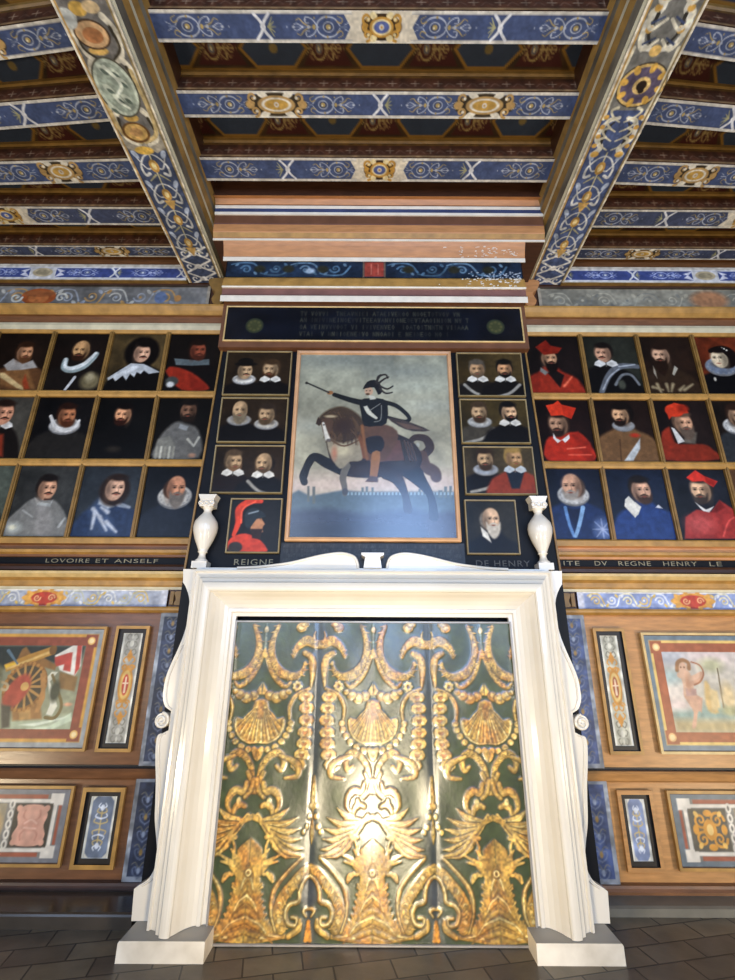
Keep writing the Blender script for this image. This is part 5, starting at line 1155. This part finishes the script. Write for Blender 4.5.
# rider
cv.poly(t((325, 300), (410, 296), (450, 335), (400, 420), (335, 415), (330, 350)), '#553c2c', soft=.015, sm=3); cv.poly(t((335, 345), (385, 335), (400, 365), (380, 395), (340, 390)), '#1e1a1a', soft=.015, sm=3); cv.stroke(t((322, 300), (330, 360), (340, 415)), .012, .012, '#80532f', soft=.015)
cv.poly(t((358, 392), (385, 390), (382, 440), (375, 480), (378, 495), (338, 495), (348, 480), (352, 440)), '#8c5f36', soft=.008, sm=2); cv.poly(t((350, 475), (378, 478), (377, 497), (333, 495)), '#4c3a33', soft=.008)
cv.poly(t((315, 210), (350, 202), (395, 205), (412, 225), (408, 290), (370, 300), (330, 298), (318, 250)), '#14130f', soft=.006, sm=2)
cv.stroke(t((326, 215), (345, 250), (372, 272)), .012, .010, '#bcbaa8', soft=.006, mid=.018); cv.stroke(t((390, 228), (390, 260), (385, 280), (365, 285)), .004, .004, '#6f6f68', soft=.005); cv.stroke(t((350, 245), (385, 222)), .004, .004, '#6f6f68', soft=.005)
cv.stroke(t((330, 220), (280, 208), (225, 190)), .028, .018, '#14130f', soft=.006); cv.ell(t((210, 183))[0], .026, .018, '#8e5f38', soft=.006); cv.stroke(t((128, 148), (205, 182)), .007, .008, '#33322c', sm=0); cv.ell(t((128, 149))[0], .013, .012, '#2a2924')
cv.stroke(t((395, 215), (440, 228), (475, 255), (488, 275), (470, 283), (410, 268)), .020, .012, '#14130f', soft=.006); cv.poly(t((410, 270), (450, 275), (500, 290), (560, 316), (500, 318), (450, 300)), '#3a302a', soft=.008, sm=2); cv.poly(t((440, 285), (490, 295), (540, 312), (480, 310)), '#5a463a', soft=.008)
cv.ell(t((346, 178))[0], .034, .038, '#b99678', soft=.006); cv.poly(t((325, 170), (340, 145), (365, 138), (385, 150), (392, 180), (378, 190), (365, 165), (335, 168)), '#14110e', soft=.006, sm=2); cv.poly(t((345, 192), (365, 195), (372, 205), (350, 208)), '#b9b7a5', soft=.006); cv.ell(t((342, 188))[0], .016, .010, '#4a3524', soft=.008); cv.ell(t((338, 176))[0], .005, .005, '#2a1a12'); cv.ell(t((350, 176))[0], .005, .005, '#2a1a12')
for pts in (((372, 145), (385, 125), (405, 120), (412, 132)), ((380, 150), (400, 135), (415, 128)), ((385, 160), (410, 170), (430, 160)), ((385, 170), (405, 185), (428, 182)), ((375, 150), (378, 128), (388, 120))): cv.stroke(t(*pts), .010, .006, '#2c2721', soft=.006)
cv.ell(t((400, 148))[0], .015, .012, '#9c9a88', soft=.01); cv.noise(.05, .02)
r = empty('horseman_painting', (0, BY, z0), 'large painting of an armoured rider on a rearing dark horse', 'painting')
b = MB(); b.canvas(cv, lambda A, B: (A, Y+.006+0*A, B), 0); b.box(x0+.03, x1-.03, Y+.008, BY-.001, z0+.03, z1-.03, 1); b.build('canvas', [M['varnish2'], M['darkslot']], r)
M['pinkgold'] = solid('salmon_gilt_frame', '#c99a6e', .4, var=.12, scale=10)
b = MB(); b.frame(x0, x1, z0, z1, [(0, BY-.001), (0, Y-.01), (.012, Y-.016), (.026, Y-.012), (.032, Y+.008)]); b.build('frame', M['pinkgold'], r)

# ------------------------------------------------------------------ marble surround
r = empty('marble_fireplace', (0, 3.2, 0), 'white marble fireplace surround with scrolled sides, urns and broken pediment', 'fireplace')
IX, IZ = .908, 1.722; FW = .30
prof = [(0, 3.30), (0, 3.175), (.014, 3.17), (.020, 3.185), (.028, 3.182), (.05, 3.170), (.062, 3.155), (.066, 3.135), (.085, 3.128), (.092, 3.118), (.096, 3.104), (.112, 3.098), (.128, 3.095), (.142, 3.097), (.15, 3.104), (.152, 3.118),
        (.164, 3.135), (.180, 3.165), (.20, 3.192), (.225, 3.215), (.25, 3.228), (.252, 3.218), (.272, 3.218), (.276, 3.238), (FW, 3.24), (FW, 3.275)]
b = MB(); b.frame(-IX-FW, IX+FW, .094, IZ+FW+.018, prof, 0, open_bottom=True); fo = b.build('moulded_frame', [M['marble']], r)
# cornice fillet along the lintel top with ears
b = MB(); b.prism_x([(3.33, IZ+FW+.018), (3.235, IZ+FW+.018), (3.23, IZ+FW+.024), (3.23, IZ+FW+.04), (3.33, IZ+FW+.04)], -1.21, 1.21, 0); b.build('top_slab', M['marble'], r)
wing = [(184, 568), (183.5, 582.5), (186, 586.5), (189, 595), (190, 605), (188, 621), (184, 635.5), (178, 650), (171.5, 664), (166.5, 677), (164, 690), (163.7, 699), (165.7, 706), (169, 709)]
wing2 = [(163, 733), (158.5, 735), (156.5, 744), (156, 760), (156.5, 780), (156, 800), (155.5, 820), (157.5, 845), (157, 862), (150, 877), (139, 885)]
for s in (-1, 1):
    def mp_(L): return [(abs(PY(u, v, 3.28)[0]), PY(u, v, 3.28)[1]) for u, v in L]
    A_ = mp_(wing[:2])+[tuple(p) for p in smooth(mp_(wing[2:]), 4)]; B_ = [tuple(p) for p in smooth(mp_(wing2), 4)]
    zt = IZ+FW+.036; A_ = [(A_[0][0], zt)]+A_[1:]
    o_ = [(1.10, zt)]+A_+[(1.27, 1.16), (1.27, 1.05)]+B_+[(1.345, .24), (1.335, .094), (1.10, .094)]
    b = MB(); b.extrude([(s*x, z) for x, z in (o_ if s > 0 else o_)], 3.27, 3.329, 0); wing_o = b.build('scrolled_wing', M['marble'], r)
    # raised edge and the little volute
    b = MB(); c = (1.318, 1.105)
    n = 26; pts = []
    for k in range(n+1):
        a = PI*.5+2*PI*1.6*k/n; rr = .046*(1-.8*k/n); pts.append((s*(c[0]+rr*math.cos(a)), 3.262, c[1]+rr*math.sin(a)))
    b.tube(pts, .009, 0, 8); b.extrude([(s*(c[0]+.044*math.cos(a)), c[1]+.044*math.sin(a)) for a in np.linspace(0, 2*PI, 20, endpoint=False)], 3.266, 3.329, 0)
    b.build('volute', M['marble'], wing_o)
    b = MB(); E1 = [(s*(x-.022), 3.268, z) for x, z in A_[4:]]; b.tube(E1, .005, 0, 6); E2 = [(s*(x-.022), 3.268, z) for x, z in B_]; b.tube(E2, .005, 0, 6); b.build('edge_bead', M['marble'], wing_o)
    # foot
    b = MB(); b.prism_y([(s*x, z) for x, z in ((.858, 0), (1.312, 0), (1.312, .082), (1.305, .092), (.86, .092))], 3.08, 3.40, [0, 0, 0, 1, 0]); b.build('plinth', [M['marble2'], M['marbletop']], r)
    # urn
    zb = IZ+FW+.04
    b = MB(); xu = s*1.202; yu = 3.282
    b.box(xu-.052, xu+.052, yu-.045, yu+.045, zb, zb+.045, 0)
    b.lathe((xu, yu, zb+.045), [(.045, 0), (.045, .01), (.030, .022), (.022, .045), (.024, .06), (.034, .066), (.030, .074), (.036, .09), (.064, .15), (.082, .205), (.086, .24), (.080, .275), (.056, .31), (.034, .335), (.026, .35), (.030, .362), (.040, .38)], 0, 28)
    b.box(xu-.050, xu+.050, yu-.042, yu+.042, zb+.425, zb+.475, 0)
    b.prism_y([(xu-.05, zb+.475), (xu+.05, zb+.475), (xu+.066, zb+.51), (xu-.066, zb+.51)], yu-.046, yu+.046, 0)
    for q in (-.04, 0, .04): b.tube([(xu+q+.015*math.cos(a), yu-.046, zb+.448+.015*math.sin(a)) for a in np.linspace(0, 2*PI, 9)], .0045, 0, 6)
    for q_ in range(len(b.v)): b.v[q_] = (b.v[q_]-np.array([xu, yu, zb]))*np.array([1.0, 1.0, 1.05])+np.array([xu, yu, zb])
    b.build('urn', M['marble'], r)
# broken pediment
zb = IZ+FW+.04
b = MB()
for s in (-1, 1):
    top = smooth([(.93, zb+.004), (.78, zb+.012), (.58, zb+.038), (.40, zb+.082), (.28, zb+.105), (.20, zb+.108), (.13, zb+.085), (.105, zb+.04), (.10, zb+.005)], 5)
    b.extrude([(s*p[0], p[1]) for p in top]+[(s*.10, zb), (s*.93, zb)], 3.225, 3.325, 0)
    b.tube([(s*p[0], 3.225, p[1]-.006) for p in top], .010, 0, 8)
b.build('pediment_scroll', M['marble'], r)
b = MB(); b.prism_y([(-.062, zb), (.062, zb), (.055, zb+.05), (.05, zb+.075), (.078, zb+.09), (.078, zb+.105), (-.078, zb+.105), (-.078, zb+.09), (-.05, zb+.075), (-.055, zb+.05)], 3.205, 3.325, 0); b.build('keystone', M['marble'], r)

# ------------------------------------------------------------------ gilt leather fire screen
LYr = 3.235
TX = .352; TZ = 1.712
cv = Canvas(0, TX, 0, TZ, .0045, '#3b4422')
U5 = tracer(300, 610, 4.9, Y=LYr); U6 = tracer(300, 780, 4.9, Y=LYr); U8 = tracer(210, 780, 692/120, Y=LYr)
ax = .008
def h5(*p): return [(abs(x-ax), z) for x, z in U5(*p)]
def h6(*p): return [(abs(x-ax), z) for x, z in U6(*p)]
def h8(*p): return [(abs(x+.705), z) for x, z in U8(*p)]
G1, G2, G3, GD = '#b08a3e', '#cba654', '#d9bf78', '#5c4a1c'
def band(pts, w0, w1, mid=None, c=G2, edge=GD):
    w0, w1 = w0*1.3, w1*1.3; mid = None if mid is None else mid*1.3
    m2 = None if mid is None else mid+.004
    cv.stroke(pts, w0+.004, w1+.004, edge, mid=m2); cv.stroke(pts, w0, w1, G1, mid=mid)
    cv.stroke([(p[0]-.002, p[1]+.002) for p in pts], w0*.45, w1*.45, c, mid=None if mid is None else mid*.45, soft=.006)
def leafrow(pts, n, L, w, side=1, c=G2):
    P = smooth(pts, 8); m = len(P)
    for k in range(n):
        i = int(k*(m-2)/max(1, n-1)); p = P[i]; d = P[i+1]-p; d = d/(np.linalg.norm(d)+1e-9); nx, nz = -d[1]*side, d[0]*side
        e = (p[0]+nx*L+d[0]*L*.6, p[1]+nz*L+d[1]*L*.6); cv.stroke([tuple(p), e], w+.002, .003, GD, sm=0); cv.stroke([tuple(p), e], w, .002, c if k % 2 else G1, sm=0)
# upper C scrolls: from top axis area sweeping out and up to the sides
c1 = h5((420, 80), (395, 150), (395, 230), (430, 300), (500, 330), (545, 310), (560, 270)); band(c1, .008, .006, .024); leafrow(c1, 12, .03, .007, -1)
cv.ell(h5((560, 265))[0], .012, .014, G2)
band(h5((365, 215), (395, 300), (430, 350), (470, 380), (495, 360)), .008, .006, .012); leafrow(h5((375, 240), (400, 310), (450, 370)), 6, .02, .005, 1)
cv.stroke(h5((362, 70), (362, 200)), .003, .006, '#9db0a8', sm=0, alpha=.7); cv.ell(h5((362, 100))[0], .012, .02, '#c9b98a'); cv.ell((0.0, h5((362, 215))[0][1]), .014, .03, G2)
for (x, y, rx, rz) in ((530, 90, .035, .03), (545, 75, .03, .02)): cv.ell(h5((x, y))[0], rx, rz, G1); cv.ell(h5((x, y))[0], rx*.6, rz*.5, G3)
# bird-like hooks at seams
c2 = h5((500, 235), (515, 190), (560, 155), (600, 170), (640, 175)); band(c2, .006, .018, .024); leafrow(c2, 8, .022, .006, 1)
cv.stroke(h5((600, 110), (595, 130), (600, 160)), .004, .01, G2)
band(h5((555, 215), (590, 240), (600, 310), (597, 380)), .012, .005, .018)
# rosette and festoon column
cv.ell(h5((530, 378))[0], .028, .030, GD); cv.ell(h5((530, 378))[0], .024, .026, G2); cv.ell(h5((530, 378))[0], .009, .01, '#6d4c1e')
for k in range(7): a = k*2*PI/7; p = h5((530, 378))[0]; cv.ell((p[0]+.022*math.cos(a), p[1]+.024*math.sin(a)), .010, .010, G3)
band(h5((590, 390), (530, 420), (500, 480), (505, 545)), .007, .006, .010)
for k, (x, y) in enumerate(((575, 430), (582, 485), (585, 545), (583, 605), (582, 660), (575, 715), (560, 765))):
    p = h5((x, y))[0]; cv.ell(p, .046, .036, GD); cv.ell(p, .042, .031, G1)
    for a_ in range(9): cv.ell((p[0]+.037*math.cos(a_*.7), p[1]+.026*math.sin(a_*.7)), .011, .010, G1)
    for q in (-1, 1): cv.ell((p[0]+q*.030, p[1]+.006), .014, .022, G2, rot=q*.5); cv.ell((p[0]+q*.02, p[1]-.014), .012, .012, G3)
    cv.ell(p, .016, .014, '#a3672a'); cv.ell((p[0], p[1]+.012), .014, .007, G3)
# crown, leaf and palmette shell
cv.poly(h5((362, 360), (385, 400), (380, 420), (362, 420))+[(0, h5((362, 420))[0][1])], G2)
for (x, y, r0) in ((398, 425, .03), (432, 435, .034), (465, 420, .030), (490, 405, .018)): cv.ell(h5((x, y))[0], r0+.003, r0+.003, GD); cv.ell(h5((x, y))[0], r0, r0*.9, G1); cv.ell(h5((x, y-6))[0], r0*.55, r0*.4, G3)
sh = h5((362, 440), (390, 450), (405, 510), (440, 540), (480, 530), (490, 560), (475, 610), (440, 645), (400, 665), (362, 650))
cv.poly(sh+[(-.02, sh[-1][1]), (-.02, sh[0][1])], GD, soft=.014); cv.poly([(p[0]*.95, p[1]) for p in sh]+[(-.02, sh[-1][1]), (-.02, sh[0][1])], G1)
for k in range(6):
    f = k/5; e = h5((372+f*95, 650-f*f*60))[0]; s0 = h5((362+f*20, 480))[0]; cv.stroke([s0, ((s0[0]+e[0])/2, (s0[1]+e[1])/2+.012*f), e], .003, .007, G2 if k % 2 else G3); cv.stroke([(s0[0]+.004, s0[1]-.01), (e[0]+.008, e[1]+.006)], .002, .002, '#7a5a26', sm=0)
cv.stroke(h5((362, 655), (410, 655), (450, 630), (472, 590), (475, 545)), .005, .007, G3)
cv.ell((0, h5((362, 500))[0][1]), .02, .05, '#a07436')
for (x, y) in ((375, 690), (405, 690), (440, 675), (470, 650), (490, 620), (505, 590), (510, 560)): p = h5((x, y))[0]; cv.ell(p, .022, .021, GD); cv.ell(p, .019, .018, G2); cv.ell((p[0]+.004, p[1]-.008), .010, .010, G3)
cv.poly([(0, h5((362, 680))[0][1]), h5((385, 705))[0], h5((375, 735))[0], (0, h5((362, 750))[0][1])], G2); cv.ell((0, h5((362, 710))[0][1]), .012, .016, '#9a7a30')
# middle: volutes either side
c3 = h5((375, 830), (385, 770), (420, 720), (460, 705), (490, 740), (480, 790), (455, 770)); band(c3, .012, .008, .016); leafrow(c3[:4], 6, .02, .006, -1)
band(h5((470, 720), (520, 740), (560, 770), (560, 820), (500, 830)), .008, .006, .016)
c4 = h6((362, 60), (372, 20), (395, -30)); band(c4, .010, .010, .012)
# central tulip volutes (around v 800)
band(h8((300, 20), (310, 70), (350, 60), (385, 90), (390, 150), (360, 190)), .010, .006, .016); band(h8((290, 150), (320, 140), (345, 165), (350, 210)), .010, .006, .014)
band(h8((262, 0), (270, 60), (300, 100)), .010, .008, .010); cv.ell(h8((330, 120))[0], .014, .02, G3)
c5 = h8((600, -10), (595, 50), (590, 120), (600, 200), (580, 300), (590, 380)); band(c5, .012, .008, .014, c=G3); leafrow(c5, 9, .024, .006, 1)
for (x, y) in ((575, 150), (565, 210), (550, 270), (530, 300)): cv.ell(h8((x, y))[0], .012, .016, G2)
# big acanthus wings
for k, (ex, ey) in enumerate(((445, 160), (500, 215), (510, 280), (515, 340), (520, 400), (525, 440), (500, 430))):
    s0 = h8((310+k*9, 235+k*24))[0]; e = h8((ex, ey))[0]; m_ = ((s0[0]+e[0])/2, (s0[1]+e[1])/2-.018)
    cv.stroke([s0, m_, e], .022, .004, GD, mid=.026); cv.stroke([s0, m_, e], .018, .002, G1 if k % 2 else G2, mid=.021); cv.stroke([s0, m_, e], .004, .002, G3)
cv.stroke(h8((265, 200), (300, 260), (350, 330), (420, 420), (520, 440)), .012, .008, G2, mid=.02); cv.stroke(h8((265, 205), (300, 265), (350, 335), (420, 425), (520, 445)), .003, .003, '#7a5a26')
cv.poly([(0, h8((265, 190))[0][1]), h8((300, 230))[0], h8((330, 300))[0], h8((300, 260))[0], (0, h8((265, 230))[0][1])], G1)
# candelabra body below
cv.poly([(0, h8((255, 330))[0][1])]+h8((270, 370), (295, 400), (290, 440), (310, 470), (330, 500), (280, 560), (290, 700), (310, 800), (380, 870), (440, 900), (440, 915), (255, 945))+[(0, 0.01)], G1, soft=.006)
for k in range(7):
    zz = h8((255, 480+k*62))[0][1]; w_ = .02+.004*k*k*.6
    cv.stroke([(0, zz), (w_, zz-.03), (w_*1.5, zz-.07)], .006, .004, G3 if k % 2 else '#8e6b2c'); cv.stroke([(0, zz-.03), (w_, zz-.06)], .004, .003, '#8a6326')
cv.ell((0, h8((255, 535))[0][1]), .026, .026, '#7e5c22'); cv.ell((0, h8((255, 535))[0][1]), .018, .018, G3); cv.ell((0, h8((255, 535))[0][1]), .008, .008, '#8a6326')
for (a_, b_) in (((300, 480), (400, 430)), ((300, 490), (380, 470)), ((320, 540), (350, 590)), ((300, 440), (330, 400)), ((315, 330), (345, 320))): cv.stroke(h8(a_, b_), .012, .006, G2, sm=0)
cv.stroke(h8((310, 450), (315, 380), (340, 330), (350, 345)), .009, .006, G2); cv.stroke(h8((300, 545), (345, 545), (355, 585)), .009, .006, G2)
leafrow(h8((290, 600), (295, 700), (320, 800), (370, 870)), 9, .022, .007, -1)
for k in range(5): cv.stroke(h8((255+k*25, 920-k*8), (300+k*28, 905)), .006, .003, G3 if k % 2 else '#8e6b2c', sm=0)
# arch ribs
band(h8((520, 450), (430, 540), (360, 640), (345, 760), (370, 870)), .006, .010, .009, c=G3)
c6 = h8((590, 500), (530, 530), (470, 600), (410, 680), (380, 760), (400, 860)); cv.stroke(c6, .024, .03, GD, mid=.032); cv.stroke(c6, .020, .026, G1, mid=.028)
P_ = smooth(c6, 4)
for k, p in enumerate(P_[::2]): cv.ell((p[0], p[1]), .013, .012, G3 if k % 2 else G2)
leafrow(c6, 9, .034, .008, 1)
c7 = h8((590, 545), (540, 575), (510, 640), (500, 700), (450, 720), (425, 770), (440, 830), (485, 840), (490, 800), (460, 795)); band(c7, .007, .006, .009, c='#e3cd8c')
band(h8((600, 745), (560, 740), (530, 755), (545, 790)), .006, .004, .007, c='#e3cd8c')
cv.poly(h8((590, 560), (540, 600), (520, 660), (520, 700), (560, 740), (590, 790)), '#3a4040', soft=.015)
for k in range(9): p = h8((585, 800+k*16))[0]; cv.ell((p[0]-.012*(k % 3-1), p[1]), .016, .012, '#b5671f' if k % 2 else '#cf8c38'); 
for k in range(7): cv.ell(h8((560-k*3, 820+k*18))[0], .013, .010, '#c9862f')
band(h8((440, 905), (500, 860), (510, 810)), .01, .006, .012)
tile = cv.im; TW = cv.W
big = Canvas(-.897, .912, .006, 1.71, .0045, '#3b4422')
Xb = np.abs(((big.A-.008+TX) % (2*TX))-TX); ci = np.clip((Xb/cv.da), 0, TW-1.001); c0 = ci.astype(int); fr = (ci-c0)[None, :, None]
ri = np.clip((big.B/cv.db), 0, cv.H-1.001).astype(int)
rows_ = tile[ri]; big.im = rows_[:, c0]*(1-fr)+rows_[:, c0+1]*fr
# colour of each leather skin: outer skins more orange, green darker and bluer along the seams and at the top
lum = big.im.mean(-1, keepdims=True); XX = big.A[None, :, None]
near = np.exp(-(((np.abs(((XX-.008) % (2*TX))-TX))/.05)**2))
green = np.clip((.34-lum)*8, 0, 1); big.im = big.im*(1-green*near*.75)+rgb('#363a40')*green*near*.75
gold = 1-green; patch = Canvas(big.a0, big.a1, big.b0, big.b1, .0045, '#808080'); patch.noise(.9, .10); patch.noise(.5, .035)
pm = np.clip((patch.im[..., :1]-.42)*2.2, 0, 1)[:big.H, :big.W]
big.im = big.im*(1-gold*pm*.40)+(big.im*np.array([.92, .62, .36]))*gold*pm*.40
edge = np.abs(np.gradient(lum[..., 0], axis=0))+np.abs(np.gradient(lum[..., 0], axis=1)); big.im *= (1-np.clip(edge*.8, 0, .3))[..., None]
fine = Canvas(big.a0, big.a1, big.b0, big.b1, .0045, '#808080'); fine.noise(.9, .012)
fm = fine.im[:big.H, :big.W, :1]-.5; big.im = np.clip(big.im*(1+gold*fm*.55), 0, 1)
relief = np.clip((lum[..., 0]-.25)*4, 0, 1)
for _k in range(2): relief = (relief+np.roll(relief, 1, 0)+np.roll(relief, -1, 0)+np.roll(relief, 1, 1)+np.roll(relief, -1, 1))/5
big.noise(.14, .06); big.noise(.08, .02)
r = empty('leather_fire_screen', (0, LYr, 0), 'green and gold embossed leather fire screen closing the fireplace opening', 'fire screen')
def lx(a): return np.where(a == a, a, a)
seams = [-.900, -.352, .372, .915]
for i in range(3):
    a0, a1 = seams[i], seams[i+1]; j0 = max(0, int(round((a0-big.a0)/big.da))); j1 = min(big.W-1, int(round((a1-big.a0)/big.da)))
    sub = Canvas(big.A[j0], big.A[j1], big.b0, big.b1, .0045, '#000000'); sub.W = j1-j0+1; sub.H = big.H; sub.A = big.A[j0:j1+1]; sub.B = big.B; sub.im = big.im[:, j0:j1+1].copy(); sub.rel = relief[:, j0:j1+1]
    ph = [0.3, 1.7, 2.9][i]
    def fn(A, B, a0=sub.a0, a1=sub.a1, ph=ph, sub=sub):
        wv = .003*np.sin(A*23+ph)*np.sin(B*9+ph)+.004*np.exp(-((A-a0)/.02)**2)+.004*np.exp(-((A-a1)/.02)**2)
        return A, LYr+wv-.0022*sub.rel+.0*(1.7-B), B
    b = MB(); b.canvas(sub, fn, 0); o = b.build('leather_skin', M['leather'], r)
    me = o.data; me.polygons.foreach_set('use_smooth', np.ones(len(me.polygons), bool))
b = MB(); b.box(-.905, .918, LYr+.012, LYr+.03, .004, 1.712); b.build('backing_board', M['darkslot'], r)
b = MB(); b.frame(-.906, .918, .003, 1.712, [(0, LYr+.012), (0, LYr-.008), (.003, LYr-.010), (.010, LYr-.010), (.012, LYr-.002)]); b.build('edge_strip', M['greymetal'], r)

# ------------------------------------------------------------------ light: three tall windows behind the viewer, lamps on the floor, and added fill spots for the ceiling
def area(name, loc, rot, sx, sy, power, col, spread=None):
    l = bpy.data.lights.new(name, 'AREA'); l.shape = 'RECTANGLE'; l.size = sx; l.size_y = sy; l.energy = power; l.color = col
    if spread: l.spread = spread
    o = bpy.data.objects.new(name, l); o.location = loc; o.rotation_euler = rot; COL.objects.link(o); return o
for i, x in enumerate(WINX):
    area('window_daylight', (x, -2.62, (WZ0+WZ1)/2), (math.radians(90), 0, PI) if False else (math.radians(-90), 0, PI), 2*WH-.1, WZ1-WZ0-.1, 150 if i == 2 else 60, (.34, .56, 1.0) if i == 2 else (.50, .68, 1.0))
def spot(name, loc, target, power, col, ang, blend=1, r=.12):
    l = bpy.data.lights.new(name, 'SPOT'); l.energy = power; l.color = col; l.spot_size = math.radians(ang); l.spot_blend = blend; l.shadow_soft_size = r
    o = bpy.data.objects.new(name, l); o.location = loc
    import mathutils
    d = mathutils.Vector(target)-mathutils.Vector(loc); o.rotation_euler = d.to_track_quat('-Z', 'Y').to_euler(); COL.objects.link(o); return o
WARM = (1.0, .83, .56)
spot('floor_uplight', (0.0, 1.15, .12), (0, 3.3, .75), 210, WARM, 112, r=.2)
spot('floor_uplight', (-4.5, 1.15, .14), (-3.0, 3.7, 1.5), 170, WARM, 140)
spot('floor_uplight', (3.9, 1.1, .28), (3.0, 3.7, 1.4), 190, WARM, 140)
for x in (-3.0, 0.0, 3.0): spot('added_ceiling_fill', (x, -.3, .9), (x*.8, 2.8, 5.2), 190, (1, .86, .66), 130)  # unseen fill spots, added to brighten the ceiling and cornice
w = bpy.data.worlds.new('world'); bpy.context.scene.world = w; w.use_nodes = True
w.node_tree.nodes['Background'].inputs[0].default_value = (.55, .68, 1, 1); w.node_tree.nodes['Background'].inputs[1].default_value = 1.0

# ------------------------------------------------------------------ camera
import mathutils
cam = bpy.data.cameras.new('camera'); co = bpy.data.objects.new('camera', cam); COL.objects.link(co)
cam.sensor_fit = 'AUTO'; cam.sensor_width = 36; cam.lens = F/980*36; cam.shift_x = -(CX-367.5)/980; cam.clip_start = .05
co.matrix_world = mathutils.Matrix.Translation((0, 0, EYE)) @ mathutils.Matrix.Rotation(PI/2+PITCH, 4, 'X') @ mathutils.Matrix.Rotation(ROLL, 4, 'Z')
sc = bpy.context.scene; sc.camera = co
sc.view_settings.view_transform = 'Standard'; sc.view_settings.look = 'None'; sc.view_settings.gamma = 1; sc.view_settings.exposure = 0.22
try: sc.view_settings.use_curve_mapping = False
except Exception: pass
